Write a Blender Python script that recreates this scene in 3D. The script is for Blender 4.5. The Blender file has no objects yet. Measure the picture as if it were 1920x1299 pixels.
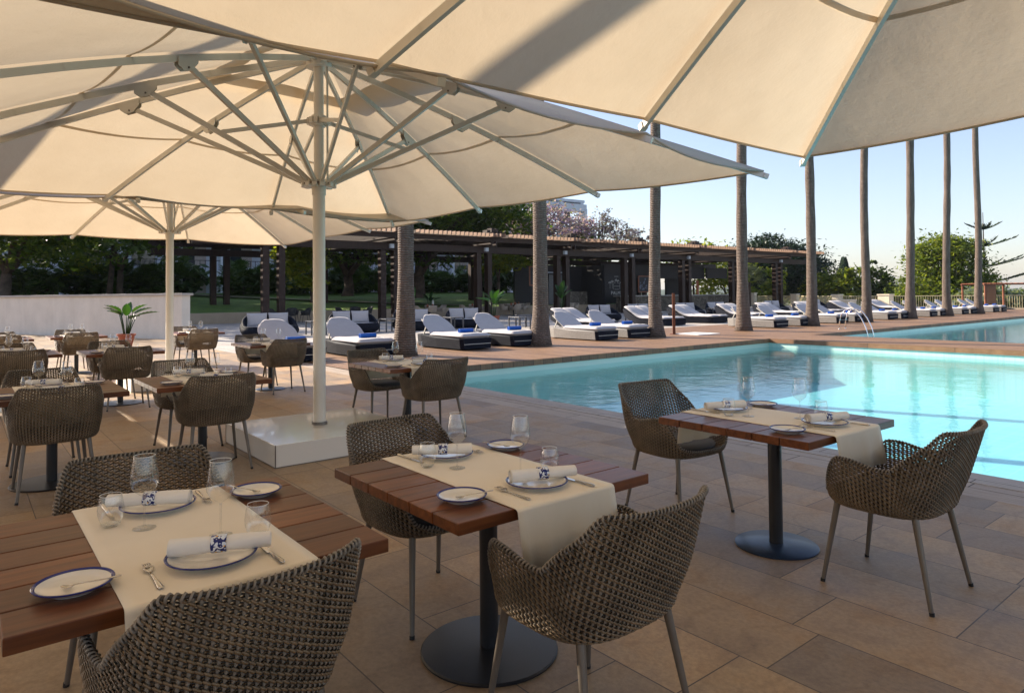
import bpy, bmesh, math, random
from mathutils import Vector, Matrix
import numpy as np
R = math.radians
scene = bpy.context.scene
COL = scene.collection
# ------------------------------------------------------------------ helpers
class MB:
    """collects polygons and links them as ONE mesh object"""
    def __init__(s): s.v=[]; s.f=[]; s.m=[]; s.n=0
    def add(s, vs, fs, mi=0):
        o=s.n; s.v.extend([tuple(p) for p in vs]); s.n+=len(vs)
        for f in fs: s.f.append(tuple(o+i for i in f)); s.m.append(mi)
    def box(s, c, d, rz=0, mi=0, M=None):
        x,y,z=d[0]/2,d[1]/2,d[2]/2
        vs=[(-x,-y,-z),(x,-y,-z),(x,y,-z),(-x,y,-z),(-x,-y,z),(x,-y,z),(x,y,z),(-x,y,z)]
        if M is not None: vs=[M@Vector(p) for p in vs]
        else:
            cs,sn=math.cos(rz),math.sin(rz); vs=[(cs*a-sn*b,sn*a+cs*b,e) for a,b,e in vs]
        vs=[(p[0]+c[0],p[1]+c[1],p[2]+c[2]) for p in vs]
        s.add(vs,[(0,3,2,1),(4,5,6,7),(0,1,5,4),(1,2,6,5),(2,3,7,6),(3,0,4,7)],mi)
    def bar(s, a, b, w, h, mi=0, up=(0,0,1)):
        a=Vector(a); b=Vector(b); t=(b-a); L=t.length; t/=L
        u=Vector(up); x=t.cross(u)
        if x.length<1e-5: x=t.cross(Vector((1,0,0)))
        x.normalize(); n=x.cross(t)
        M=Matrix((x,t,n)).transposed()
        s.box((a+b)/2,(w,L,h),M=M,mi=mi)
    def tube(s, pts, rad, n=8, mi=0, cap=True, closed=False, ell=None):
        pts=[Vector(p) for p in pts]; m=len(pts)
        if not hasattr(rad,'__len__'): rad=[rad]*m
        up=None; rings=[]
        for i,p in enumerate(pts):
            if closed: t=pts[(i+1)%m]-pts[i-1]
            else: t=pts[min(i+1,m-1)]-pts[max(i-1,0)]
            if t.length<1e-9: t=Vector((0,0,1))
            t.normalize()
            if up is None:
                up=Vector((0,0,1)) if abs(t.z)<.9 else Vector((1,0,0))
            x=t.cross(up)
            if x.length<1e-6: x=t.orthogonal()
            x.normalize(); y=x.cross(t); up=y
            ea,eb=(1,1) if ell is None else ell
            rings.append([p+x*math.cos(2*math.pi*k/n)*rad[i]*ea+y*math.sin(2*math.pi*k/n)*rad[i]*eb for k in range(n)])
        vs=[q for r in rings for q in r]; fs=[]
        for i in range(m if closed else m-1):
            j=(i+1)%m
            for k in range(n):
                k2=(k+1)%n; fs.append((i*n+k,i*n+k2,j*n+k2,j*n+k))
        if cap and not closed:
            fs.append(tuple(range(n-1,-1,-1))); fs.append(tuple((m-1)*n+k for k in range(n)))
        s.add(vs,fs,mi)
    def lathe(s, prof, n=24, c=(0,0,0), mi=0):
        vs=[];fs=[]; m=len(prof)
        for r,z in prof:
            for k in range(n):
                a=2*math.pi*k/n; vs.append((c[0]+r*math.cos(a),c[1]+r*math.sin(a),c[2]+z))
        for i in range(m-1):
            for k in range(n):
                k2=(k+1)%n; fs.append((i*n+k,i*n+k2,(i+1)*n+k2,(i+1)*n+k))
        s.add(vs,fs,mi)
    def grid(s, fn, nu, nv, mi=0, flip=False):
        vs=[fn(i/nu,j/nv) for j in range(nv+1) for i in range(nu+1)]
        fs=[]
        for j in range(nv):
            for i in range(nu):
                a=j*(nu+1)+i; q=(a,a+1,a+nu+2,a+nu+1)
                fs.append(q[::-1] if flip else q)
        s.add(vs,fs,mi)
    def quad(s,a,b,c,d,mi=0): s.add([a,b,c,d],[(0,1,2,3)],mi)
    def prism(s, poly, z0, z1, mi=0, M=None):
        n=len(poly); vs=[(x,y,z0) for x,y in poly]+[(x,y,z1) for x,y in poly]
        if M is not None: vs=[M@Vector(p) for p in vs]
        fs=[tuple(range(n-1,-1,-1)),tuple(range(n,2*n))]+[(i,(i+1)%n,n+(i+1)%n,n+i) for i in range(n)]
        s.add(vs,fs,mi)
    def mesh(s,name,mats,smooth=False,ang=None):
        me=bpy.data.meshes.new(name); me.from_pydata(s.v,[],s.f); me.update()
        for m in (mats if isinstance(mats,(list,tuple)) else [mats]): me.materials.append(m)
        if any(s.m): me.polygons.foreach_set('material_index',s.m)
        if smooth:
            me.polygons.foreach_set('use_smooth',[True]*len(s.f))
            if ang: me.set_sharp_from_angle(angle=R(ang))
        return me
    def build(s,name,mats,parent=None,smooth=False,ang=None,bevel=0,seg=2,loc=None,rz=0):
        o=bpy.data.objects.new(name,s.mesh(name,mats,smooth,ang)); COL.objects.link(o)
        if parent: o.parent=parent
        if loc: o.location=loc
        if rz: o.rotation_euler[2]=rz
        if bevel:
            b=o.modifiers.new('bevel','BEVEL'); b.width=bevel; b.segments=seg; b.limit_method='ANGLE'; b.angle_limit=R(40)
            b.harden_normals=False
        return o
def tag(o,label=None,cat=None,group=None,kind=None):
    if label: o['label']=label
    if cat: o['category']=cat
    if group: o['group']=group
    if kind: o['kind']=kind
    return o
def empty(name,loc=(0,0,0),rz=0):
    o=bpy.data.objects.new(name,None); COL.objects.link(o); o.location=loc; o.rotation_euler[2]=rz
    o.empty_display_size=.1; return o
def copy_tree(o,parent=None):
    c=o.copy(); COL.objects.link(c)
    if parent is not None: c.parent=parent
    for ch in [x for x in KIDS.get(o.name,[])]:
        copy_tree(ch,c)
    return c
KIDS={}
def register(root):
    KIDS[root.name]=list(root.children)
    for ch in root.children: register(ch)
class Kind:
    """builds one thing, then hands out the thing itself first and full copies afterwards"""
    def __init__(s,root): s.root=root; s.used=False; register(root)
    def put(s,loc,rz=0,label=None,cat=None,group=None,scale=None):
        o=s.root if not s.used else copy_tree(s.root)
        s.used=True; o.location=loc; o.rotation_euler[2]=rz
        if scale: o.scale=(scale,)*3 if not hasattr(scale,'__len__') else scale
        tag(o,label,cat,group); return o
# ------------------------------------------------------------------ site axes: a grid fitted to image lines, turned 51 degrees from the view
CA,SA=math.cos(R(51)),math.sin(R(51))
def cw(X,D,z=0.):
    """camera view axes, from image coordinates (X right, D ahead of the camera) -> site grid"""
    return Vector((X*CA-D*SA, X*SA+D*CA, z))
# ------------------------------------------------------------------ materials
def newmat(name):
    m=bpy.data.materials.new(name); m.use_nodes=True; nt=m.node_tree
    b=nt.nodes['Principled BSDF']; return m,nt,b
def L(nt,a,b): nt.links.new(a,b)
def node(nt,t,**k):
    n=nt.nodes.new(t)
    for a,v in k.items():
        if a in n.inputs.keys() if hasattr(n,'inputs') else False: n.inputs[a].default_value=v
        else: setattr(n,a,v)
    return n
def ramp(nt,fac,stops):
    r=nt.nodes.new('ShaderNodeValToRGB'); e=r.color_ramp.elements
    while len(e)<len(stops): e.new(.5)
    for i,(p,c) in enumerate(stops):
        e[i].position=p; e[i].color=(*c,1)
    L(nt,fac,r.inputs[0]); return r.outputs[0]
def coords(nt,scale=(1,1,1),which='Object',rot=(0,0,0)):
    tc=nt.nodes.new('ShaderNodeTexCoord'); mp=nt.nodes.new('ShaderNodeMapping')
    mp.inputs['Scale'].default_value=scale; mp.inputs['Rotation'].default_value=rot
    L(nt,tc.outputs[which],mp.inputs[0]); return mp.outputs[0]
def noise(nt,vec,scale,detail=4,rough=.55):
    n=nt.nodes.new('ShaderNodeTexNoise'); n.inputs['Scale'].default_value=scale; n.inputs['Detail'].default_value=detail
    n.inputs['Roughness'].default_value=rough
    L(nt,vec,n.inputs['Vector']); return n.outputs[0]
def mixc(nt,fac,a,b,mode='MIX'):
    m=nt.nodes.new('ShaderNodeMix'); m.data_type='RGBA'; m.blend_type=mode
    for s,v in ((m.inputs[0],fac),(m.inputs[6],a),(m.inputs[7],b)):
        if hasattr(v,'is_output') or isinstance(v,bpy.types.NodeSocket): L(nt,v,s)
        elif isinstance(v,(int,float)): s.default_value=v
        else: s.default_value=(*v,1)
    return m.outputs[2]
def bump(nt,b,h,st=.3,dist=.01):
    n=nt.nodes.new('ShaderNodeBump'); n.inputs['Strength'].default_value=st; n.inputs['Distance'].default_value=dist
    L(nt,h,n.inputs['Height']); L(nt,n.outputs[0],b.inputs['Normal']); return n
def plain(name,c,rough=.5,metal=0,var=.15,nscale=8,bs=0,spec=.5,coat=0):
    m,nt,b=newmat(name); v=coords(nt); n=noise(nt,v,nscale)
    lo=[x*(1-var) for x in c]; hi=[min(1,x*(1+var)) for x in c]
    L(nt,ramp(nt,n,[(.3,lo),(.7,hi)]),b.inputs['Base Color'])
    b.inputs['Roughness'].default_value=rough; b.inputs['Metallic'].default_value=metal
    b.inputs['Specular IOR Level'].default_value=spec
    if coat: b.inputs['Coat Weight'].default_value=coat
    if bs: bump(nt,b,noise(nt,v,nscale*6),bs,.004)
    return m
def rnd(nt):
    o=nt.nodes.new('ShaderNodeObjectInfo'); return o.outputs['Random']
M={}
def m_stone():
    m,nt,b=newmat('sandstone_paving'); v=coords(nt,which='Object')
    # wobble the joints a little
    br=nt.nodes.new('ShaderNodeTexBrick'); L(nt,v,br.inputs['Vector'])
    br.offset=.37; br.offset_frequency=2; br.squash=1.35; br.squash_frequency=3
    br.inputs['Color1'].default_value=(0,0,0,1); br.inputs['Color2'].default_value=(1,1,1,1); br.inputs['Mortar'].default_value=(.5,.5,.5,1)
    br.inputs['Scale'].default_value=1; br.inputs['Brick Width'].default_value=.82; br.inputs['Row Height'].default_value=.42
    br.inputs['Mortar Size'].default_value=.0032; br.inputs['Mortar Smooth'].default_value=.1; br.inputs['Bias'].default_value=0
    base=ramp(nt,br.outputs['Color'],[(0,(.33,.225,.135)),(.22,(.42,.295,.178)),(.42,(.27,.205,.148)),(.6,(.46,.32,.185)),(.8,(.345,.255,.168)),(1,(.56,.375,.208))])
    n1=noise(nt,v,2.2,6,.6); n2=noise(nt,v,38,9,.78)
    c=mixc(nt,.75,base,ramp(nt,n1,[(.3,(.62,.58,.56)),(.5,(1,1,1)),(.72,(1.0,.86,.70))]),'MULTIPLY')
    c=mixc(nt,.55,c,ramp(nt,n2,[(.36,(.58,.56,.54)),(.6,(1.12,1.10,1.06))]),'MULTIPLY')
    # veins
    vv=nt.nodes.new('ShaderNodeTexWave'); vv.wave_type='BANDS'; vv.inputs['Scale'].default_value=1.1; vv.inputs['Distortion'].default_value=14; vv.inputs['Detail'].default_value=4; vv.inputs['Detail Scale'].default_value=1.3
    L(nt,v,vv.inputs['Vector'])
    c=mixc(nt,.22,c,ramp(nt,vv.outputs[0],[(0,(.55,.5,.46)),(.12,(1,1,1)),(1,(1,1,1))]),'MULTIPLY')
    c=mixc(nt,br.outputs['Fac'],c,(.095,.07,.05))
    L(nt,c,b.inputs['Base Color'])
    L(nt,ramp(nt,n1,[(.3,(.42,)*3),(.7,(.62,)*3)]),b.inputs['Roughness'])
    mth=nt.nodes.new('ShaderNodeMath'); mth.operation='MULTIPLY_ADD'; L(nt,br.outputs['Fac'],mth.inputs[0]); mth.inputs[1].default_value=-1.2; L(nt,n2,mth.inputs[2])
    bump(nt,b,mth.outputs[0],.35,.006)
    return m
def m_planks(name,c1,c2,width,axis='y',rough=.55,length=2.4,gap=.05,sun=1.0):
    """boards running along Y (or X) as bricks of a running bond"""
    m,nt,b=newmat(name); v=coords(nt,rot=(0,0,R(90)) if axis=='y' else (0,0,0))
    br=nt.nodes.new('ShaderNodeTexBrick'); L(nt,v,br.inputs['Vector']); br.offset=.41
    br.inputs['Color1'].default_value=(0,0,0,1); br.inputs['Color2'].default_value=(1,1,1,1); br.inputs['Mortar'].default_value=(.5,.5,.5,1)
    br.inputs['Scale'].default_value=1; br.inputs['Brick Width'].default_value=length; br.inputs['Row Height'].default_value=width
    br.inputs['Mortar Size'].default_value=width*gap; br.inputs['Mortar Smooth'].default_value=.1
    mp=coords(nt,(3,40,3) if axis!='y' else (40,3,3)); g=noise(nt,mp,1.2,5,.6)
    c=ramp(nt,br.outputs['Color'],[(0,c1),(1,c2)])
    c=mixc(nt,.7,c,ramp(nt,g,[(.3,(.6,.55,.5)),(.7,(1.15,1.12,1.1))]),'MULTIPLY')
    c=mixc(nt,br.outputs['Fac'],c,(.012,.008,.006))
    L(nt,c,b.inputs['Base Color']); b.inputs['Roughness'].default_value=rough
    mth=nt.nodes.new('ShaderNodeMath'); mth.operation='MULTIPLY_ADD'; L(nt,br.outputs['Fac'],mth.inputs[0]); mth.inputs[1].default_value=-2.; L(nt,g,mth.inputs[2])
    bump(nt,b,mth.outputs[0],.5,.006)
    return m
def m_wood(name,c1,c2,rough=.35,axis=1,sc=1.,coat=.0,plankvar=None):
    m,nt,b=newmat(name); s=[22*sc]*3; s[axis]=1.6*sc; v=coords(nt,tuple(s))
    w=nt.nodes.new('ShaderNodeVectorMath'); w.operation='ADD'
    cb=nt.nodes.new('ShaderNodeCombineXYZ'); ri=rnd(nt)
    mu=nt.nodes.new('ShaderNodeMath'); mu.operation='MULTIPLY'; mu.inputs[1].default_value=37; L(nt,ri,mu.inputs[0])
    L(nt,mu.outputs[0],cb.inputs[0]); L(nt,mu.outputs[0],cb.inputs[2]); L(nt,v,w.inputs[0]); L(nt,cb.outputs[0],w.inputs[1])
    g=noise(nt,w.outputs[0],1.5,6,.62); v2=coords(nt,(2.5,2.5,2.5)); n2=noise(nt,v2,2)
    c=ramp(nt,g,[(.28,c1),(.52,[(a+b_)/2 for a,b_ in zip(c1,c2)]),(.75,c2)])
    if plankvar:
        ck=nt.nodes.new('ShaderNodeSeparateXYZ'); tc=nt.nodes.new('ShaderNodeTexCoord'); L(nt,tc.outputs['Object'],ck.inputs[0])
        f=nt.nodes.new('ShaderNodeMath'); f.operation='MULTIPLY_ADD'; f.inputs[1].default_value=1/plankvar; f.inputs[2].default_value=.0; L(nt,ck.outputs[0],f.inputs[0])
        fl=nt.nodes.new('ShaderNodeMath'); fl.operation='FLOOR'; L(nt,f.outputs[0],fl.inputs[0])
        wn=nt.nodes.new('ShaderNodeTexWhiteNoise'); wn.noise_dimensions='2D'; cc=nt.nodes.new('ShaderNodeCombineXYZ'); L(nt,fl.outputs[0],cc.inputs[0]); L(nt,ri,cc.inputs[1]); L(nt,cc.outputs[0],wn.inputs['Vector'])
        c=mixc(nt,1,c,ramp(nt,wn.outputs[0],[(0,(.7,.66,.62)),(1,(1.25,1.2,1.15))]),'MULTIPLY')
    c=mixc(nt,.5,c,ramp(nt,n2,[(.3,(.75,.72,.7)),(.7,(1.1,1.1,1.1))]),'MULTIPLY')
    L(nt,c,b.inputs['Base Color']); b.inputs['Roughness'].default_value=rough; b.inputs['Coat Weight'].default_value=coat; b.inputs['Coat Roughness'].default_value=.25
    bump(nt,b,g,.25,.003)
    b.inputs['Specular IOR Level'].default_value=.3
    return m
def m_canvas():
    m=bpy.data.materials.new('umbrella_canvas'); m.use_nodes=True; nt=m.node_tree; b=nt.nodes['Principled BSDF']
    v=coords(nt); n=noise(nt,v,.9,5,.6); n2=noise(nt,coords(nt,(1,1,1)),3.2,6,.65)
    col=ramp(nt,n,[(.3,(.62,.56,.47)),(.7,(.71,.65,.56))])
    L(nt,mixc(nt,1,col,(.78,.79,.82),'MULTIPLY'),b.inputs['Base Color']); b.inputs['Roughness'].default_value=.85; b.inputs['Specular IOR Level'].default_value=.15
    tr=nt.nodes.new('ShaderNodeBsdfTranslucent'); L(nt,mixc(nt,1,col,(1.0,.875,.70),'MULTIPLY'),tr.inputs[0])
    mx=nt.nodes.new('ShaderNodeMixShader'); mx.inputs[0].default_value=.355
    L(nt,b.outputs[0],mx.inputs[1]); L(nt,tr.outputs[0],mx.inputs[2]); L(nt,mx.outputs[0],nt.nodes['Material Output'].inputs[0])
    bp=bump(nt,b,n2,.5,.02); L(nt,bp.outputs[0],tr.inputs['Normal'])
    return m
def m_leaf(name,c1,c2,tr=.35,rough=.5,c3=None):
    m=bpy.data.materials.new(name); m.use_nodes=True; nt=m.node_tree; b=nt.nodes['Principled BSDF']
    geo=nt.nodes.new('ShaderNodeNewGeometry'); st=[(0,c1),(1,c2)]
    if c3: st=[(0,c1),(.55,c2),(1,c3)]
    col=ramp(nt,geo.outputs['Random Per Island'],st)
    col=mixc(nt,.6,col,ramp(nt,noise(nt,coords(nt),.8,3),[(.3,(.6,.65,.6)),(.7,(1.25,1.2,1.0))]),'MULTIPLY')
    L(nt,col,b.inputs['Base Color']); b.inputs['Roughness'].default_value=rough; b.inputs['Specular IOR Level'].default_value=.3
    t=nt.nodes.new('ShaderNodeBsdfTranslucent'); L(nt,mixc(nt,1,col,(1.5,1.45,.6),'MULTIPLY'),t.inputs[0])
    mx=nt.nodes.new('ShaderNodeMixShader'); mx.inputs[0].default_value=tr
    L(nt,b.outputs[0],mx.inputs[1]); L(nt,t.outputs[0],mx.inputs[2]); L(nt,mx.outputs[0],nt.nodes['Material Output'].inputs[0])
    return m
def m_glass():
    m=bpy.data.materials.new('thin_glass'); m.use_nodes=True; nt=m.node_tree; nt.nodes.remove(nt.nodes['Principled BSDF'])
    gl=nt.nodes.new('ShaderNodeBsdfGlossy'); gl.inputs['Roughness'].default_value=.02; gl.inputs['Color'].default_value=(1,1,1,1)
    tp=nt.nodes.new('ShaderNodeBsdfTransparent'); fr=nt.nodes.new('ShaderNodeLayerWeight'); fr.inputs[0].default_value=.28; L(nt,ramp(nt,fr.outputs['Facing'],[(0,(.97,.97,.97)),(.5,(.93,.94,.94)),(.85,(.70,.72,.72)),(1,(.35,.37,.38))]),tp.inputs[0])
    mx=nt.nodes.new('ShaderNodeMixShader'); L(nt,ramp(nt,fr.outputs['Facing'],[(0,(.085,)*3),(.45,(.14,)*3),(.75,(.38,)*3),(.9,(.75,)*3),(1,(1,)*3)]),mx.inputs[0])
    L(nt,tp.outputs[0],mx.inputs[1]); L(nt,gl.outputs[0],mx.inputs[2]); L(nt,mx.outputs[0],nt.nodes['Material Output'].inputs[0])
    return m
def m_water():
    m=bpy.data.materials.new('pool_water'); m.use_nodes=True; nt=m.node_tree; nt.nodes.remove(nt.nodes['Principled BSDF'])
    v=coords(nt); n1=noise(nt,v,2.2,3,.5); n2=noise(nt,v,9,3,.5)
    ad=nt.nodes.new('ShaderNodeMath'); ad.operation='MULTIPLY_ADD'; ad.inputs[1].default_value=.35; L(nt,n2,ad.inputs[0]); L(nt,n1,ad.inputs[2])
    bp=nt.nodes.new('ShaderNodeBump'); bp.inputs['Strength'].default_value=.15; bp.inputs['Distance'].default_value=.05; L(nt,ad.outputs[0],bp.inputs['Height'])
    gl=nt.nodes.new('ShaderNodeBsdfGlossy'); gl.inputs['Roughness'].default_value=.03; L(nt,bp.outputs[0],gl.inputs['Normal'])
    tp=nt.nodes.new('ShaderNodeBsdfTransparent'); tp.inputs[0].default_value=(.74,.965,.99,1)
    fr=nt.nodes.new('ShaderNodeLayerWeight'); fr.inputs[0].default_value=.5; L(nt,bp.outputs[0],fr.inputs['Normal'])
    pw=nt.nodes.new('ShaderNodeMath'); pw.operation='POWER'; pw.inputs[1].default_value=6.5; L(nt,fr.outputs['Facing'],pw.inputs[0])
    sc_=nt.nodes.new('ShaderNodeMath'); sc_.operation='MULTIPLY_ADD'; sc_.inputs[1].default_value=.98; sc_.inputs[2].default_value=.02; L(nt,pw.outputs[0],sc_.inputs[0])
    mx=nt.nodes.new('ShaderNodeMixShader'); L(nt,sc_.outputs[0],mx.inputs[0])
    L(nt,tp.outputs[0],mx.inputs[1]); L(nt,gl.outputs[0],mx.inputs[2]); L(nt,mx.outputs[0],nt.nodes['Material Output'].inputs[0])
    return m
def m_tiles(name,c1,c2,sz=.05,grout=(.6,.62,.55)):
    m,nt,b=newmat(name); tc=nt.nodes.new('ShaderNodeTexCoord')
    br=nt.nodes.new('ShaderNodeTexBrick'); L(nt,tc.outputs['Object'],br.inputs['Vector']); br.offset=0
    br.inputs['Color1'].default_value=(*c1,1); br.inputs['Color2'].default_value=(*c2,1); br.inputs['Mortar'].default_value=(*grout,1)
    br.inputs['Scale'].default_value=1; br.inputs['Brick Width'].default_value=sz; br.inputs['Row Height'].default_value=sz; br.inputs['Mortar Size'].default_value=sz*.05
    n=noise(nt,coords(nt),.6,3)
    L(nt,mixc(nt,.5,br.outputs['Color'],ramp(nt,n,[(.3,(.86,.9,.9)),(.7,(1.05,1.05,1.05))]),'MULTIPLY'),b.inputs['Base Color']); b.inputs['Roughness'].default_value=.3
    return m
def m_trunk():
    m,nt,b=newmat('palm_bark'); v=coords(nt); w=nt.nodes.new('ShaderNodeTexWave'); w.wave_type='BANDS'; w.bands_direction='Z'
    w.inputs['Scale'].default_value=5.5; w.inputs['Distortion'].default_value=3.5; w.inputs['Detail'].default_value=3; w.inputs['Detail Scale'].default_value=2.5
    L(nt,v,w.inputs['Vector']); n=noise(nt,coords(nt,(6,6,1.2)),2,5,.6); nb=noise(nt,v,.5,3)
    c=ramp(nt,w.outputs[0],[(0,(.10,.075,.06)),(.25,(.17,.13,.105)),(1,(.21,.165,.135))])
    c=mixc(nt,.8,c,ramp(nt,n,[(.3,(.55,.52,.5)),(.7,(1.2,1.15,1.1))]),'MULTIPLY')
    c=mixc(nt,.5,c,ramp(nt,nb,[(.35,(.75,.72,.7)),(.65,(1.15,1.12,1.1))]),'MULTIPLY')
    L(nt,c,b.inputs['Base Color']); b.inputs['Roughness'].default_value=.9; bump(nt,b,w.outputs[0],.8,.03); return m
def m_grass():
    m,nt,b=newmat('lawn_grass'); v=coords(nt); n=noise(nt,v,1.2,5); n2=noise(nt,v,26,4,.7)
    c=ramp(nt,n,[(.3,(.075,.15,.014)),(.7,(.14,.24,.024))]); c=mixc(nt,.6,c,ramp(nt,n2,[(.3,(.5,.5,.4)),(.7,(1.4,1.4,1.2))]),'MULTIPLY')
    L(nt,c,b.inputs['Base Color']); b.inputs['Roughness'].default_value=.8; bump(nt,b,n2,.9,.05); return m
def m_ring():
    """glazed blue and white painted scrollwork with yellow spots, wound round a band"""
    m,nt,b=newmat('painted_ceramic'); v=coords(nt,(1,1,1)); vo=nt.nodes.new('ShaderNodeTexVoronoi'); vo.inputs['Scale'].default_value=55; L(nt,v,vo.inputs['Vector'])
    w=nt.nodes.new('ShaderNodeTexWave'); w.wave_type='RINGS'; w.inputs['Scale'].default_value=22; w.inputs['Distortion'].default_value=9; w.inputs['Detail'].default_value=1; w.inputs['Detail Scale'].default_value=3; L(nt,v,w.inputs['Vector'])
    c=ramp(nt,w.outputs[0],[(.0,(.01,.02,.12)),(.42,(.02,.035,.2)),(.5,(.62,.66,.75)),(1,(.75,.78,.82))])
    sp=ramp(nt,vo.outputs['Distance'],[(0,(1,1,1)),(.16,(1,1,1)),(.19,(0,0,0)),(1,(0,0,0))])
    L(nt,mixc(nt,sp,c,(.75,.42,.02)),b.inputs['Base Color']); b.inputs['Roughness'].default_value=.15; return m
def m_cloth(name,c,wr=.2,sc=1):
    m,nt,b=newmat(name); v=coords(nt); n=noise(nt,v,5*sc,4); n2=noise(nt,v,2.3*sc,2)
    L(nt,ramp(nt,n,[(.3,[x*.94 for x in c]),(.7,c)]),b.inputs['Base Color']); b.inputs['Roughness'].default_value=.9; b.inputs['Specular IOR Level'].default_value=.15
    b.inputs['Sheen Weight'].default_value=.2; bump(nt,b,n2,wr,.02); return m
def m_plaster(name,c,sc=1.5,bs=.2):
    m,nt,b=newmat(name); v=coords(nt); n=noise(nt,v,sc,6,.65); n2=noise(nt,coords(nt,(1,1,.15)),3,4)
    x=ramp(nt,n,[(.3,[q*.86 for q in c]),(.7,c)]); L(nt,mixc(nt,.35,x,ramp(nt,n2,[(.3,(.8,.78,.75)),(.6,(1,1,1))]),'MULTIPLY'),b.inputs['Base Color'])
    b.inputs['Roughness'].default_value=.85; bump(nt,b,noise(nt,v,40,4),bs,.01); return m
def m_slats(name,c,per=.14,rough=.6):
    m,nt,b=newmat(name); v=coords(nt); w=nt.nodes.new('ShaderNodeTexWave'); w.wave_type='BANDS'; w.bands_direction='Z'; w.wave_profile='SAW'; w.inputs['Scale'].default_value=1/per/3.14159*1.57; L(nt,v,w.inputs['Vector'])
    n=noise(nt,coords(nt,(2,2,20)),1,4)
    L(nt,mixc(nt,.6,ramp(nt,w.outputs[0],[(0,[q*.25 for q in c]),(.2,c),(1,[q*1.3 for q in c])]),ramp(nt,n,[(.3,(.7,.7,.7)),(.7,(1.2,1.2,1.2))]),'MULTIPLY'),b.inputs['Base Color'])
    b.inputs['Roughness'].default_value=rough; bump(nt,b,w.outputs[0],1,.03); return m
M['stone']=m_stone()
M['coping']=m_planks('coping_stone',(.42,.35,.29),(.50,.43,.36),.40,'x',.7,.95,.012)
M['coping2']=m_planks('pale_edge_stone',(.44,.39,.34),(.52,.47,.42),.33,'x',.7,.8,.012)
M['palestone']=m_planks('pale_terrace_stone',(.44,.40,.36),(.54,.50,.45),.60,'x',.7,.9,.008)
M['deck']=m_planks('weathered_deck_boards',(.21,.118,.062),(.33,.19,.10),.13,'x',.6,2.6,.05)
M['fascia']=m_planks('deck_edge_timber',(.16,.08,.045),(.26,.13,.06),.3,'x',.65,2.2,.02)
M['table']=m_wood('oiled_table_wood',(.080,.024,.007),(.22,.074,.022),.36,1,1,.1,.16)
M['dark_wood']=m_wood('dark_stained_timber',(.018,.0075,.0045),(.046,.020,.012),.5,2,.6)
M['roof_end']=m_wood('sunlit_cedar',(.27,.16,.105),(.42,.27,.18),.7,0,.4)  # batten ends: sun on the timber painted as a paler wood tone
M['slat']=m_slats('black_louvre_boards',(.035,.033,.035),.16)
M['canvas']=m_canvas()
M['pole']=plain('cream_powder_coat',(.76,.73,.66),.32,0,.05,3)
M['rib']=plain('beige_aluminium',(.62,.60,.54),.38,.1,.06,4)
M['boxwhite']=plain('white_laminate',(.78,.74,.67),.12,0,.03,2,coat=.4)
M['bolt']=plain('zinc_bolts',(.18,.16,.14),.4,.8)
M['black']=plain('black_powder_coat',(.012,.012,.014),.38,0,.2,10)
M['disc']=plain('sky_tinted_black_plate',(.022,.038,.070),.34,.2,.3,5)  # black plate with the sky's blue reflection mixed into its colour
M['chairleg']=plain('taupe_tube',(.15,.125,.10),.4,.3,.1,6)
M['foot']=plain('black_rubber',(.01,.01,.01),.7)
M['warp']=plain('taupe_cane',(.225,.19,.15),.5,0,.3,9)
M['weft1']=plain('brown_cane',(.185,.125,.068),.48,0,.35,9)
M['weft2']=plain('dark_cane',(.028,.021,.015),.5,0,.3,9)
M['seatpad']=m_cloth('charcoal_seat_fabric',(.075,.068,.062))
M['runner']=m_cloth('cream_linen',(.86,.765,.61),.35)
M['napkin']=m_cloth('white_napkin',(.84,.80,.74),.35,4)
M['china']=plain('cream_china',(.80,.76,.68),.12,0,.02,3,coat=.3)
M['blue_rim']=plain('cobalt_glaze',(.012,.022,.16),.15)
M['steel']=plain('polished_steel',(.62,.58,.52),.18,1,.05)
M['glass']=m_glass(); M['water']=m_water()
M['ring']=m_ring()
M['lip']=plain('glass_lip_highlight',(.72,.74,.75),.08,0,.02)  # highlight along the glass rims, put in as a pale opaque colour
M['pool_floor']=m_tiles('aqua_mosaic',(.37,.74,.82),(.43,.80,.87),.3,(.47,.81,.87))
M['pool_wall']=m_tiles('pale_mosaic',(.46,.66,.60),(.54,.72,.64),.06,(.60,.66,.55))
M['bark']=m_trunk()
M['bark2']=plain('rough_bark',(.085,.058,.042),.9,0,.5,3,.8)
M['grass']=m_grass()
M['wallwhite']=m_plaster('cream_render',(.74,.69,.61))
M['coping_wall']=m_plaster('grey_coping_stone',(.45,.42,.38),3)
M['retain']=m_plaster('tan_render',(.50,.38,.26))
M['wicker_navy']=plain('navy_black_wicker',(.007,.009,.017),.7,0,.4,60,.5,spec=.15)
M['wicker_grey']=plain('dark_wicker_side',(.045,.042,.040),.6,0,.5,50,.8)
M['cushion']=m_cloth('pale_grey_cushion',(.48,.45,.45),.4,1)
M['towel']=m_cloth('royal_blue_towel',(.015,.11,.48),.6,6)
M['table_grey']=plain('grey_side_table',(.07,.072,.08),.4,.2)
M['corten']=plain('rusty_steel',(.17,.055,.025),.75,.2,.35,2.5,.3)
M['mat']=m_cloth('white_mat',(.75,.73,.7))
M['terracotta']=plain('terracotta',(.36,.09,.045),.6,0,.12,5)
M['tan_wicker']=plain('tan_wicker',(.42,.33,.25),.6,0,.3,40,.6)
M['black_wicker']=plain('black_wicker',(.03,.028,.028),.6,0,.3,40,.6)
M['bwall']=m_plaster('white_building_render',(.72,.74,.78),.3)
M['bglass']=plain('dark_window_glass',(.03,.035,.045),.08)
M['shutter']=plain('beige_shutter',(.50,.40,.33),.6)
M['rail']=plain('black_rail',(.02,.02,.025),.5)
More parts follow.
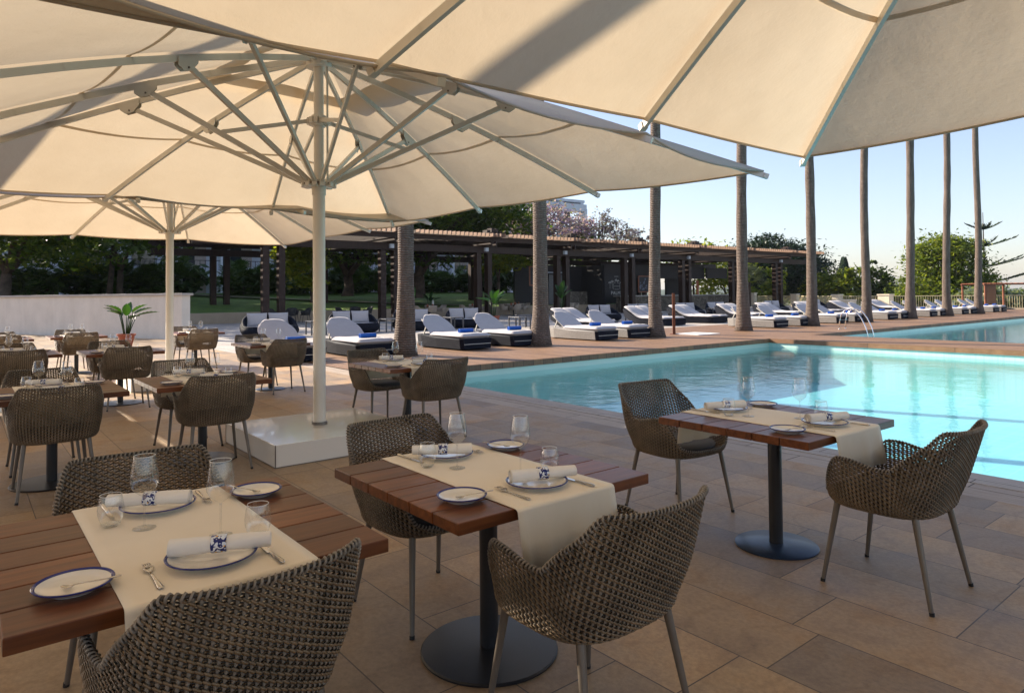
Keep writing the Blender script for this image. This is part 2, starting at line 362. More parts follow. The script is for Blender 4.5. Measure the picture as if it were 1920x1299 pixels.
M['fence']=plain('yellow_cream_rail',(.62,.52,.30),.5)
M['pillar']=m_plaster('warm_white_pillar',(.80,.68,.50))
M['rockwall']=None
M['counter_top']=plain('pale_counter',(.30,.28,.25),.3)
M['steel_dark']=plain('brushed_dark_steel',(.085,.09,.10),.35,.7)
M['lamp_box']=plain('silver_spotlight_box',(.55,.60,.68),.4)
M['white_paint']=plain('white_sign_paint',(.55,.54,.50),.6)
M['frame']=plain('copper_frame',(.30,.10,.05),.5)
M['board']=plain('chalkboard',(.03,.03,.035),.6,0,.6,20)
M['curtain_w']=m_cloth('white_curtain',(.62,.60,.62)); M['curtain_b']=m_cloth('brown_curtain',(.36,.20,.12))
M['chrome']=plain('chrome_tube',(.75,.75,.76),.12,1,.02)
M['hill']=plain('wooded_hill',(.045,.07,.035),.95,0,.4,.02)
M['ground']=plain('dry_ground',(.10,.11,.06),.95,0,.4,.05)
M['path']=m_plaster('sandy_path',(.34,.27,.2))
M['jar']=plain('coloured_condiments',(.30,.07,.02),.3)
def m_rock():
    m,nt,b=newmat('rubble_stone'); v=coords(nt); vo=nt.nodes.new('ShaderNodeTexVoronoi'); vo.inputs['Scale'].default_value=4.5; L(nt,v,vo.inputs['Vector'])
    c=ramp(nt,vo.outputs['Color'],[(0,(.07,.055,.04)),(1,(.24,.20,.15))]); vd=nt.nodes.new('ShaderNodeTexVoronoi'); vd.feature='DISTANCE_TO_EDGE'; vd.inputs['Scale'].default_value=4.5; L(nt,v,vd.inputs['Vector'])
    L(nt,mixc(nt,ramp(nt,vd.outputs['Distance'],[(0,(1,1,1)),(.06,(0,0,0))]),c,(.03,.025,.02)),b.inputs['Base Color']); b.inputs['Roughness'].default_value=.9; bump(nt,b,vd.outputs['Distance'],.6,.05); return m
M['rock']=m_rock()
M['leaf_dark']=m_leaf('dark_foliage',(.030,.072,.018),(.085,.15,.035),.3)
M['leaf_tree']=m_leaf('tree_foliage',(.032,.068,.015),(.08,.13,.022),.45,.5,(.15,.20,.035))
M['leaf_bright']=m_leaf('bright_foliage',(.10,.15,.020),(.21,.26,.035),.5,.5,(.30,.30,.05))
M['leaf_pine']=m_leaf('pine_foliage',(.008,.026,.014),(.028,.055,.022),.15)
M['leaf_silver']=m_leaf('silver_palm',(.10,.14,.10),(.22,.26,.18),.3)
M['leaf_banana']=m_leaf('banana_leaf',(.012,.050,.012),(.035,.10,.02),.3,.3)
M['bloom']=m_leaf('jacaranda_bloom',(.26,.18,.48),(.42,.32,.62),.5,.6,(.14,.17,.07))
M['leaf_grey']=m_leaf('dusky_bloom',(.22,.19,.30),(.26,.22,.34),.3,.6,(.10,.12,.06))
M['leaf_lime']=m_leaf('lime_foliage',(.055,.095,.015),(.13,.18,.028),.5,.5,(.22,.25,.045))
# ------------------------------------------------------------------ setting
def sheet(name,rects,z,mat,kind='structure',th=0):
    mb=MB()
    for x0,x1,y0,y1 in rects:
        if th: mb.box(((x0+x1)/2,(y0+y1)/2,z-th/2),(x1-x0,y1-y0,th))
        else: mb.quad((x0,y0,z),(x1,y0,z),(x1,y1,z),(x0,y1,z))
    o=mb.build(name,mat); tag(o,kind=kind); return o
EX=16.
sheet('terrace_paving',[(-62,EX,-30,5.75),(-18.6,-15.3,5.75,6.5)],0,M['stone'])
sheet('pale_paving_strip',[(-15.3,EX,5.75,6.142)],0.0,M['coping'])
sheet('pool_coping',[(-11.88,EX,6.15,6.48)],0.004,M['coping2'],th=.06)
sheet('pale_terrace',[(-62,-18.6,5.75,70)],0.0,M['palestone'])
dk=[(-18.6,-11.90,6.5,62),(-15.3,-11.9,6.15,6.5),(-11.9,EX,20.22,22.9)]
sheet('pool_deck',dk,0.012,M['deck'])
mb=MB()   # timber fascia round the pool edges
mb.box((-11.87,(6.15+20.2)/2,-.055),(.06,20.2-6.15,.13)); mb.box(((-11.87+EX)/2,20.19,-.055),(EX+11.87,.06,.13)); mb.box(((-11.87+EX)/2,22.93,-.055),(EX+11.87,.06,.13)); mb.box((-11.85,42.5,-.055),(.06,39,.13))
tag(mb.build('deck_edging',M['fascia']),kind='structure')
def pool(x0,x1,y0,y1,zf):
    mb=MB(); t=.02
    mb.quad((x0,y0,zf),(x1,y0,zf),(x1,y1,zf),(x0,y1,zf))
    tag(mb.build('pool_floor',M['pool_floor']),kind='structure')
    w=MB()
    w.quad((x0,y0,-.02),(x0,y0,zf),(x0,y1,zf),(x0,y1,-.02)); w.quad((x0,y1,-.02),(x0,y1,zf),(x1,y1,zf),(x1,y1,-.02))
    w.quad((x0,y0,-.02),(x1,y0,-.02),(x1,y0,zf),(x0,y0,zf)); w.quad((x1,y0,-.02),(x1,y1,-.02),(x1,y1,zf),(x1,y0,zf))
    tag(w.build('pool_wall',M['pool_wall']),kind='structure')
    s=MB(); s.box(((x0+x1)/2,y0+.35,zf+.45),(x1-x0-.1,.66,.9)); tag(s.build('pool_step',M['pool_floor']),kind='structure')
    wt=MB(); wt.quad((x0,y0,-.26 if y0>10 else -.10),(x1,y0,-.26 if y0>10 else -.10),(x1,y1,-.26),(x0,y1,-.26)) if False else wt.quad((x0,y0,-.25),(x1,y0,-.25),(x1,y1,-.25),(x0,y1,-.25))
    tag(wt.build('pool_water',M['water']),kind='structure')
pool(-11.88,EX,6.48,20.2,-1.25); pool(-11.86,EX,22.92,62,-1.5)
# land round the terrace
mb=MB(); mb.quad((-2500,-2500,-4.5),(2500,-2500,-4.5),(2500,2500,-4.5),(-2500,2500,-4.5)); tag(mb.build('ground',M['ground']),kind='structure')
mb=MB()
for x0,x1,y0,y1 in ((-62,-61.9,-30,70),(-62,EX,-30.1,-30),(EX,EX+.1,-30,70),(-62,EX,70,70.1)): mb.box(((x0+x1)/2,(y0+y1)/2,-2.26),(x1-x0,y1-y0,4.5))
mb.box((2,66,-.02),(27,8,.02)); tag(mb.build('terrace_retaining',M['retain']),kind='structure')
# rolling wooded hills on the horizon
hz=bpy.data.materials.new('haze_air'); hz.use_nodes=True; hn=hz.node_tree; hn.nodes.remove(hn.nodes['Principled BSDF']); pv=hn.nodes.new('ShaderNodeVolumePrincipled'); pv.inputs['Color'].default_value=(.80,.88,1,1); pv.inputs['Density'].default_value=.00012; pv.inputs['Anisotropy'].default_value=.2
hn.links.new(pv.outputs[0],hn.nodes['Material Output'].inputs['Volume'])
mb=MB(); mb.box((0,0,12.5),(5200,5200,37)); ho=mb.build('haze',hz); tag(ho,kind='stuff')
rg=random.Random(5)
def hill(D0,X0,X1,h,seed,mat,depth):
    mb=MB(); n=90
    def fn(u,v):
        X=X0+(X1-X0)*u; r=random.Random(seed); a=0
        for k in range(1,9): a+=math.sin(u*k*6.3+r.random()*6.3)*(.5/k)
        z=h*(.62+.38*a)*math.sin(math.pi*min(1,v*1.0))**.8
        z+=.06*h*math.sin(u*310+v*9)*math.sin(u*171)*math.sin(math.pi*v)
        return cw(X,D0+depth*v,-5+max(0,z))
    mb.grid(fn,n*4,8); return tag(mb.build('hills',mat,smooth=True),kind='structure')
M['hill_far']=plain('far_wooded_hill',(.055,.08,.05),.95,0,.25,.01)
hill(900,100,1500,20,3,M['hill_far'],300)
hill(330,150,420,10.5,8,M['hill'],80)
# ------------------------------------------------------------------ foliage helpers
def leafcloud(mb,blobs,n,size,rg,mi=0,flat=.25,long=1.8,shell=.55):
    """n small leaf faces in clumps through ellipsoids (centre, radii)"""
    vol=[b[1][0]*b[1][1]*b[1][2] for b in blobs]; tot=sum(vol)
    for (c,r),vv in zip(blobs,vol):
        k=max(1,int(n*vv/tot)); ncl=max(3,k//26); cl=[]
        for _ in range(ncl):
            while True:
                p=Vector((rg.uniform(-1,1),rg.uniform(-1,1),rg.uniform(-1,1)))
                if shell**2<p.length_squared<1: break
            cl.append((p,rg.uniform(.12,.30)))
        for _ in range(k):
            p,sp=rg.choice(cl); q=p+Vector((rg.gauss(0,sp),rg.gauss(0,sp),rg.gauss(0,sp*.7)))
            w=Vector((c[0]+q.x*r[0],c[1]+q.y*r[1],c[2]+q.z*r[2]))
            d=Vector((rg.gauss(0,1),rg.gauss(0,1),rg.gauss(0,flat+.3))); d.normalize()
            e=d.cross(Vector((rg.gauss(0,.5),rg.gauss(0,.5),1))); e.normalize(); s=size*rg.uniform(.6,1.35)
            a=d*s*long/2; b=e*s/2
            mb.add([w-a,w+b*.9-a*.1,w+a,w-b*.9-a*.1],[(0,1,2,3)],mi)
def limbs(mb,base,tops,r0,rg,mi=0,split=.45,fork=None):
    base=Vector(base); f=Vector(fork) if fork is not None else base+Vector((0,0,max(.4,(min(t[2] for t in tops)-base.z)*split)))
    mid=(base+f)/2+Vector((rg.uniform(-.1,.1),rg.uniform(-.1,.1),0))*r0*4
    mb.tube([base,base+Vector((0,0,.15)),mid,f],[r0*1.35,r0*1.1,r0*.92,r0*.85],8,mi)
    for t in tops:
        t=Vector(t); m=(f+t)/2+Vector((rg.uniform(-.25,.25),rg.uniform(-.25,.25),rg.uniform(0,.3)))*(t-f).length*.4
        mb.tube([f-(t-f)*.03,f+(m-f)*.5,m,t],[r0*.62,r0*.5,r0*.36,r0*.10],6,mi)
def tree(name,base,blobs,n,size,leafm,trunkr,seed,label,cat='tree',group=None,tops=None,barkm=None,fork=None,long=1.8,shell=.5):
    rg=random.Random(seed); root=empty(name,base)
    b=Vector(base); rel=[(Vector(c)-b,r) for c,r in blobs]
    t=MB(); tp=tops or [c+Vector((rg.uniform(-.3,.3)*r[0],rg.uniform(-.3,.3)*r[1],r[2]*.4)) for c,r in rel]*1
    limbs(t,(0,0,0),[Vector(x) for x in tp],trunkr,rg,fork=fork); t.build('trunk',barkm or M['bark2'],root,True)
    m=MB(); leafcloud(m,rel,n,size,rg,long=long,shell=shell); m.build('crown',leafm,root)
    tag(root,label,cat,group); return root
# ------------------------------------------------------------------ palm row
def frond(mb,rg,az,el,Ln,mi=0,nl=26,w=.055,ll=.75,droop=1.):
    """one feather frond from the origin"""
    pts=[]; d=Vector((math.cos(az),math.sin(az),0))
    for i in range(13):
        t=i/12; r=Ln*t*math.cos(el)*(1-.12*t); z=Ln*(t*math.sin(el)-droop*.55*t*t); pts.append(d*r+Vector((0,0,z)))
    mb.tube(pts,[.035*(1-.85*i/12)+.004 for i in range(13)],4,mi)
    side=d.cross(Vector((0,0,1)))
    for k in range(nl):
        t=.12+.88*k/nl; i=min(11,int(t*12)); f=t*12-i; p=pts[i].lerp(pts[i+1],f); tg=(pts[i+1]-pts[i]).normalized(); Lf=ll*math.sin(math.pi*min(1,.15+t*.82))**.6
        for s in (-1,1):
            q=p+(side*s*.8+tg*.55+Vector((0,0,-.18-.2*rg.random())))*Lf
            mb.add([p+tg*w,p-tg*w,q],[(0,1,2)],mi)
def make_palm(sd=0):
    root=empty('palm_tree'); rg=random.Random(3+sd); t=MB(); H_=16.5; n=20; prof=[]
    for i in range(61):
        z=H_*i/60; r=.17+.05*math.exp(-z/5)+.13*math.exp(-z/.55)+.006*math.sin(z*(2.1+sd)+sd)+.004*math.sin(z*19+sd)
        prof.append((z,r))
    t.tube([(.045*math.sin(z*(.35+.1*sd)+sd)*min(1,z),.04*math.sin(z*(.27+.12*sd)+1)*min(1,z),z-.02) for z,r in prof],[r for z,r in prof],16)
    t.build('trunk',M['bark'],root,True)
    c=MB()
    for k in range(30):
        e=rg.uniform(-.35,1.25); b=MB(); frond(b,rg,k*2.4,e,rg.uniform(2.6,3.4),droop=.9 if e<.4 else .6,nl=22)
        c.add([(x+.05*math.sin(H_*.35),y,z+H_-.05) for x,y,z in b.v],b.f)
    c.build('crown',M['leaf_tree'],root); return root
palms=[Kind(make_palm(k)) for k in range(3)]; palm=palms[0]
pal_y=[8.66]+[7.9+5.27*i for i in range(1,9)]
ordn=['nearest palm, its stout trunk rising behind the woven chairs at the pool corner','second palm from the left, trunk framing the gap beside the grey side loungers',
 'palm standing next to the rusty steel panel','palm in front of the stone bar counter, right of the steel panel','middle palm with the dark pine behind its trunk','palm just behind the chrome pool ladder','palm with blue towel lounger at its foot, left of the bushy tree',
 'palm whose trunk crosses the bushy green tree','farthest palm, in front of the tiered pine and cabana']
for i,y in enumerate(pal_y):
    rz=R(70)*i; lean=0
    o=palms[i%3].put((-15,y,0),rz,ordn[i],'palm tree','palms in a row along the pool deck',scale=(1,1,1+.02*(i%3)))
    lean_=[.0,.006,.004,.010,.008,.014,.020,.016,.010][i]; o.rotation_mode='XYZ'; o.rotation_euler=(0,0,rz); o.matrix_world=Matrix.Translation((-15,y,0))@Matrix.Rotation(-lean_,4,(-.777,.629,0)).inverted()@Matrix.Rotation(rz,4,'Z')@Matrix.Diagonal((1+.05*math.sin(i*2.3),1+.05*math.sin(i*2.3),1+.02*(i%3),1))
for x,y,l in ((-15.6,-2.2,'palm out of frame whose trunk shadow crosses the big parasol'),(-19,-7.5,'palm out of frame to the far left of the terrace')):
    palm.put((x,y,0),1.3,l,'palm tree','palms in a row along the pool deck')
# ------------------------------------------------------------------ lawn, retaining wall, hedge, building
P0=Vector((-7.31,40.4)); PU=Vector((.800,.600)).normalized(); PN=Vector((-PU.y,PU.x)); BAY=6.77
def pg(k,b,z=0.): # pergola frame: bay number, metres back
    q=P0+PU*(k*BAY)+PN*b; return cw(q.x,q.y,z)
PRZ=math.atan2(PU.y,PU.x)+R(51)   # heading of the pergola in the site grid
mb=MB()
def lawnfn(u,v):
    k=-5+9.5*u; b0=max(4.6,-(18.5+7.98*k)/.366); b=b0+(38.6-b0)*v if b0<38 else b0+v; e=.62+1.15*min(1,(max(0,b-5)/16))**1.0+.25*math.sin(u*9+v*4)*v*.6
    return pg(k,b,e)
mb.grid(lawnfn,40,24); tag(mb.build('lawn',M['grass'],smooth=True),kind='structure')
mb=MB(); q0=pg(-2.45,4.5); q1=pg(4.5,4.5)
mb.bar((q0.x,q0.y,.30),(q1.x,q1.y,.30),.3,.64); w=mb.build('garden_wall',M['retain'],bevel=.01); tag(w,'low tan retaining wall below the lawn, behind the pergola','wall')
def lawnz(b): return .62+1.15*min(1,max(0,b-5)/16)
mb=MB()
pth=[(-1.15,21),(-.55,16.5),(.2,12),(.75,8.5),(1.3,6.2)]
for (k0,b0),(k1,b1) in zip(pth,pth[1:]):
    a=pg(k0,b0); b=pg(k1,b1); d=(b-a).normalized(); s=Vector((-d.y,d.x,0))*.75
    za=lawnz(b0)+.07; zb=lawnz(b1)+.07
    mb.quad((*(a-s).xy,za),(*(a+s).xy,za),(*(b+s).xy,zb),(*(b-s).xy,zb))
tag(mb.build('path',M['path']),kind='structure')
# white garden wall on the left
a=cw(-11.75,24.6); b=cw(-38,38.2); d=(b-a).normalized(); root=empty('rendered_wall',a,math.atan2(d.y,d.x)); Lw=(b-a).length
m=MB(); m.box((Lw/2,0,.79),(Lw,.34,1.58)); m.build('wall_face',M['wallwhite'],root)
m=MB(); m.box((Lw/2-.03,0,1.62),(Lw+.14,.46,.09)); m.build('coping',M['coping_wall'],root,bevel=.01)
tag(root,'long cream rendered wall with grey coping at the left edge of the terrace','wall')
# clumps of fan palms making the hedge, each bush a plant of its own
def fanbush(rg,r,h,nf=26,blade=.5):
    mb=MB()
    for k in range(nf):
        az=rg.uniform(0,6.28); el=rg.uniform(.1,1.4); ln=h*rg.uniform(.55,1.0)
        c=Vector((math.cos(az)*math.cos(el)*r*.8,math.sin(az)*math.cos(el)*r*.8,.15+ln*math.sin(el)*.95+.1))
        dr=Vector((math.cos(az)*math.cos(el),math.sin(az)*math.cos(el),math.sin(el)*.8)).normalized()
        sd=dr.cross(Vector((0,0,1))); 
        if sd.length<.1: sd=Vector((1,0,0))
        sd.normalize(); up=sd.cross(dr)
        for j in range(15):
            a=(j-7)/7*1.25; q=dr*math.cos(a)+sd*math.sin(a)+up*rg.uniform(-.12,.12)
            t=c+q*blade*rg.uniform(.8,1.1)+Vector((0,0,-.08)); n=up*.0+q.cross(up).normalized()*.035
            mb.add([c,c+q*blade*.5+n,t,c+q*blade*.5-n],[(0,1,2,3)])
    return mb
hedge=[]
for s in range(4):
    rg=random.Random(40+s); m=fanbush(rg,1.5,2.0,60,.62); m2=[((0,0,.85),(1.35,1.35,.85))]; leafcloud(m,m2,650,.30,rg,shell=.2)
    r=empty('fan_palm_bush'); m.build('foliage',M['leaf_dark'],r); t=MB()
    for j in range(3): t.tube([(0.2*j-.2,.1*j,0),(0.3*j-.3,.2*j-.1,.7)],.06,6)
    t.build('stem',M['bark2'],r); hedge.append(Kind(r))
rg=random.Random(11); hk=[]
HL={0:'at the far left below the old tree',1:'beside the bright twiggy bush',2:'behind the forked trunk',3:'left of the cream parasol pole'}
n=0
def PXD(px,D): return ((px-960)/1280*D)
for i in range(38):
    k=-7.6+i*.325; b=20.5+rg.uniform(-1.0,1.0)
    if -.95<k<-.55: continue
    p=pg(k,b,lawnz(b)-.1); sc=rg.uniform(1.05,1.4)
    hedge[i%4].put(p,rg.uniform(0,6),'dark fan palm bush in the long hedge beyond the lawn','bush','fan palm bushes hedging the lawn',scale=(sc,sc,sc*rg.uniform(.9,1.15)))
# white hotel building
def building():
    A=Vector((9.0,93)); U=Vector((-.80,-.60)); Nn=Vector((-U.y,U.x)) # runs to the left and nearer
    o=cw(A.x,A.y); e=cw(A.x+U.x,A.y+U.y)-cw(A.x,A.y); rz=math.atan2(e.y,e.x); root=empty('hotel_building',(o.x,o.y,0),rz)
    Lb=84; fl=3.25; D=12; z0=1.0
    # local: +x along, face towards the viewer is +y or -y
    v=(cw(0,0)-cw(A.x,A.y)); loc=Matrix.Rotation(-rz,3,'Z')@v; fy=1 if loc.y>0 else -1
    w=MB(); w.box((Lb/2+3,-fy*D/2,z0+5.6),(Lb-6,D,11.4)); w.build('wall',M['bwall'],root)
    sl=MB()
    for f in range(1,5): sl.box((Lb/2,fy*.9,z0+fl*f-.55 if f<4 else z0+fl*f-1.0),(Lb,2.0,.55 if f<4 else .9))
    sl.build('balcony_slab',M['bwall'],root)
    for f in range(1,4):
        r=MB(); r.box((Lb/2,fy*1.8,z0+fl*f+.65),(Lb,.05,.06))
        for k in range(int(Lb/.45)): r.box((k*.45+.2,fy*1.8,z0+fl*f+.2),(.05,.04,.9))
        r.build('railing',M['rail'],root)
    nb=int(Lb/4.2)
    c=MB()
    for k in range(nb+1): c.box((min(Lb-.2,.2+k*4.2),fy*1.5,z0+5.9),(.38,1.0,11.9))
    c.build('column',M['bwall'],root)
    for f in range(4):
        for k in range(nb):
            ww=MB(); ww.box((2.3+k*4.2,fy*.04,z0+fl*f+1.3),(1.9,.08,2.2)); wo=ww.build('window',M['bglass'],root)
            if (k*7+f*3)%3!=0:
                s=MB(); s.box((1.75+k*4.2,fy*.12,z0+fl*f+1.3),(1.0,.06,2.2)); s.build('shutter',M['shutter'],wo)
    p=MB(); p.box((6,-fy*1.,z0+12.9),(12,5,.35)); 
    for x in (.4,4,8,11.6): p.box((x,fy*1.2,z0+11.9),(.5,.5,2.0))
    p.build('roof_terrace',M['bwall'],root)
    tag(root,'long white hotel building with balconies behind the trees','building')
building()
# trees on the lawn (placed by image pixel column and depth along the view)
LT='trees on the lawn'
def T(px,D,z): return cw((px-960)/1280*D,D,z)
def B(px,D,y,r): # blob centre from image pixels and view depth
    h=563-.0096*(px+60); return (cw((px-960)/1280*D,D,1.5+(h-y)/1280*D),r)
tree('lawn_tree',T(12,38,.9),[B(-60,38,430,(4,4,2.2)),B(60,38,430,(3.5,3.5,2)),B(150,40,455,(3,3,1.4)),B(20,37,350,(4,4,2.5))],9000,.24,M['leaf_tree'],.30,21,'old tree with thick dark trunk at the far left behind the cream wall',group=LT)
tree('lawn_tree',T(204,46,1.2),[B(120,46,430,(3.6,3.6,2.0)),B(180,46,395,(3.2,3.2,2)),B(95,44,470,(2,2,.9))],7500,.22,M['leaf_tree'],.19,22,'tree with slim leaning trunk just left of the forked one',group=LT,fork=(-.5,.3,3))
tree('lawn_tree',T(226,47,1.2),[B(250,47,400,(3.8,3.8,2)),B(290,48,450,(2.6,2.6,1.2)),B(205,47,440,(2,2,1.2))],7500,.22,M['leaf_tree'],.22,23,'tree forking low into two limbs, above the potted plant',group=LT,fork=(0,0,2.2))
tree('lawn_tree',T(652,53,1.5),[B(600,54,425,(3.6,3.6,2.0)),B(690,52,430,(3.6,3.6,1.8)),B(650,53,385,(4,4,2)),B(620,50,478,(2.2,2.2,.9)),B(700,51,480,(2,2,.8))],9000,.26,M['leaf_tree'],.42,24,'gnarled broad tree behind the cream parasol pole, seen through the pergola',group=LT)
tree('lawn_tree',T(785,52,1.3),[B(770,54,415,(4.2,4.2,2.2)),B(830,55,405,(3.6,3.6,1.8)),B(880,56,395,(4.2,4.2,1.9)),B(930,57,412,(3.2,3.2,1.6)),B(810,52,478,(2.2,2.2,.9))],13000,.26,M['leaf_tree'],.5,25,'dark spreading tree rising over the pergola roof, right of the nearest palm',group=LT)
tree('lawn_tree',T(935,50,1.2),[B(945,50,492,(1.7,1.7,.7)),B(925,50,500,(1.0,1,.6))],1500,.24,M['leaf_bright'],.13,26,'young slanting tree with yellow green leaves, between pergola posts',group=LT)
tree('lawn_tree',T(585,44,1.1),[B(572,42,500,(1.3,1.3,1.3)),B(560,42,470,(1.6,1.6,.9))],2600,.22,M['leaf_bright'],.12,27,'sunlit hanging foliage tree between the two left pergola posts',group=LT)
tree('twiggy_bush',T(165,49,1.6),[B(160,49,500,(1.3,1.3,.8)),B(150,49,490,(.8,.8,.7))],800,.2,M['leaf_bright'],.06,28,'bright sunlit twiggy bush in front of the hedge','bush')
def flowering(px,D,bl,n,seed,label,mat,rad=.18):
    rg=random.Random(seed); base=T(px,D,.8); root=empty('jacaranda_tree',base); t=MB(); rel=[(Vector(c)-base,r) for c,r in bl]
    tp=[]
    for c,r in rel:
        for _ in range(4): tp.append(c+Vector((rg.uniform(-.7,.7)*r[0],rg.uniform(-.7,.7)*r[1],rg.uniform(-.2,.8)*r[2])))
    limbs(t,(0,0,0),tp,rad,rg,fork=(0,0,3.4)); t.build('trunk',M['bark2'],root,True)
    m=MB(); leafcloud(m,rel,n,.22,rg,shell=.3,long=1.5); m.build('crown',mat,root); tag(root,label,'tree','flowering trees over the pergola')
flowering(985,66,[B(960,66,425,(2.8,2.8,1.8)),B(1000,66,405,(3.2,3.2,2.0)),B(1045,67,420,(2.4,2.4,1.6)),B(985,66,380,(1.8,1.8,.8))],5200,31,'large jacaranda full of violet bloom above the pergola',M['bloom'],.3)
flowering(1085,72,[B(1080,72,425,(2,2,1.2)),B(1100,72,432,(1.7,1.7,1.3))],1700,32,'small jacaranda by the roof terrace of the white building',M['bloom'])
flowering(1128,74,[B(1122,74,425,(1.6,1.6,1.5)),B(1140,74,412,(1.3,1.3,1.6)),B(1130,74,440,(2,2,.8))],1100,33,'sparse dusky tree, tallest of those right of the building',M['leaf_grey'])
flowering(1165,77,[B(1160,77,430,(1.2,1.2,1.3)),B(1172,77,440,(1.6,1.6,.8))],620,34,'sparse dusky tree between the tallest one and the third palm',M['leaf_grey'])
flowering(1195,80,[B(1190,80,442,(1.7,1.7,.8)),B(1210,80,450,(1.2,1.2,.6))],520,35,'lowest sparse dusky treetop, just left of the third palm',M['leaf_grey'])
# right background
RT='trees beyond the terrace fence'
tree('pine_tree',T(1455,90,-1),[B(1430,90,500,(5,5,3.4)),B(1470,90,510,(5.5,5.5,3.6)),B(1510,90,520,(3.6,3.6,3)),B(1440,90,465,(2.6,2.6,1.6)),B(1490,90,475,(2.4,2.4,1.3)),B(1418,90,455,(.7,.7,1.2)),B(1432,90,449,(.6,.6,1.4)),B(1455,90,462,(.7,.7,1.2))],30000,.22,M['leaf_pine'],.4,41,'dark dense pine behind the right end of the pergola',group=RT,long=2.6)
tree('round_shrub_tree',T(1448,80,-1),[B(1452,80,535,(1.4,1.4,2)),B(1430,80,550,(1.6,1.6,1.2))],1300,.3,M['leaf_bright'],.15,42,'light green shrub below the dark pine',group=RT)
tree('fig_tree',T(1545,84,-2),[B(1545,84,548,(2.4,2.4,2.2)),B(1540,84,528,(1.2,1.2,1.4)),B(1560,84,556,(2.2,2.2,1.2))],2300,.34,M['leaf_bright'],.15,43,'light green tree between the middle palm and the cypress',group=RT)
tree('fig_tree',T(1592,82,-2),[B(1596,82,540,(1.9,1.9,2.0)),B(1592,82,520,(1.1,1.1,1.2)),B(1580,82,555,(2,2,1.3))],2300,.34,M['leaf_bright'],.15,44,'light green tree directly right of the cypress',group=RT)
tree('fig_tree',T(1640,84,-2),[B(1640,84,530,(1.8,1.8,2.0)),B(1650,84,550,(2.4,2.4,1.5)),B(1632,84,506,(1.1,1.1,1.2))],2400,.32,M['leaf_tree'],.15,45,'darker leafy tree just right of the palm behind the ladder',group=RT)
c=cypress=empty('cypress_tree',T(1583,95,-1)); m=MB(); rg=random.Random(9)
for _ in range(2600):
    t=rg.random()**.8; rr=1.35*math.sin(math.pi*min(1,.12+.88*(1-t)))**.7*rg.uniform(.6,1)*(1-t*.55); a=rg.uniform(0,6.28); p=Vector((rr*math.cos(a),rr*math.sin(a),.5+t*6.4))
    s=.2; m.add([p+Vector((-.09,0,0)),p+Vector((.09,.02,0)),p+Vector((.02*math.cos(a),.05,.5))],[(0,1,2)])
m.build('crown',M['leaf_pine'],c); m=MB(); m.tube([(0,0,-2),(0,0,2)],[.15,.1],8); m.build('trunk',M['bark2'],c); tag(c,'slender dark cypress between light green trees','tree',RT)
tree('bushy_tree',T(1775,70,-3),[B(1775,70,490,(3.4,3.4,2.6)),B(1755,70,470,(2.2,2.2,1.5)),B(1800,70,475,(2.2,2.2,1.6)),B(1740,70,525,(2.4,2.4,1.7)),B(1810,70,525,(2.6,2.6,1.9)),B(1735,70,492,(1.3,1.3,.8)),B(1775,70,452,(1.2,1.2,.6)),B(1770,70,540,(4,4,1.3))],17000,.22,M['leaf_lime'],.35,46,'large bushy light green tree beyond the fence at the right',group=RT)
# tiered pine
c=empty('tiered_pine',T(1846,72,-2)); m=MB(); m.tube([(0,0,0),(0,0,11.7)],[.16,.03],8); m.build('trunk',M['bark2'],c)
m=MB(); rg=random.Random(12)
for z,ln in ((9.9,1.6),(8.1,2.8),(5.9,4.0),(4.2,4.3)):
    for k in range(7):
        a=k*.9+z; d=Vector((math.cos(a),math.sin(a),.16)); l=ln*rg.uniform(.8,1.05)
        pts=[Vector((0,0,z))+d*l*t/6+Vector((0,0,.35*(t/6)**2)) for t in range(7)]; m.tube(pts,[.05*(1-t/7)+.01 for t in range(7)],4)
        for j in range(46):
            t=.15+.85*rg.random(); i=min(5,int(t*6)); p=pts[i].lerp(pts[i+1],t*6-i); sd=Vector((-d.y,d.x,0))*rg.choice((-1,1)); q=p+sd*(.42*(1.1-t)+.1)+d*.3+Vector((0,0,.12+.1*rg.random())); n=Vector((0,0,.07)); m.add([p-n,p+n,q],[(0,1,2)])
m.build('crown',M['leaf_pine'],c); tag(c,'tall thin pine with widely spaced flat tiers, behind the farthest palm','tree',RT)
for i,(px,D,y,r,l) in enumerate(((1660,120,556,(3,3,2),'small dark bush on the slope left of the bushy tree'),(1860,62,560,(2.2,2.2,1.1),'grey green shrub seen through the cabana frame'),(1895,64,566,(2.4,2.4,.9),'shrub low behind the fence at the right edge'),(1700,80,562,(3,3,1.0),'shrub behind the fence left of the bushy tree'),(1500,100,552,(5,5,2.0),'dark bush behind the fence at the middle palm'))):
    bl=B(px,D,y,r); b=T(px,D,-4.4)
    tree('slope_shrub',b,[bl],1500,.34,M['leaf_tree'] if i!=1 else M['leaf_silver'],.12,60+i,l,'bush')
# silvery fan palm and green behind the kiosk
c=empty('silver_fan_palm',T(1405,72,0)); rg=random.Random(15); m=fanbush(rg,1.3,2.0,34,1.1); mm=MB(); mm.add([(x,y,z+1.9) for x,y,z in m.v],m.f); mm.build('crown',M['leaf_silver'],c)
m=MB(); m.tube([(0,0,-.1),(0,0,2.6)],[.16,.13],8); m.build('trunk',M['bark2'],c); tag(c,'silvery fan palm behind the pergola, right of the bar','palm tree')
for i,(px,D,y,l) in enumerate(((1300,84,485,'treetops showing above the bar louvres'),(1360,84,508,'green tree seen through the opening right of the bar'),(1075,70,482,'foliage glimpsed above the kiosk wall'))):
    tree('garden_tree',T(px,D,0),[B(px,D,y,(4,4,2)),B(px-10,D,y+25,(3,3,1.8))],2600,.3,M['leaf_bright'] if i!=2 else M['leaf_tree'],.15,70+i,l)
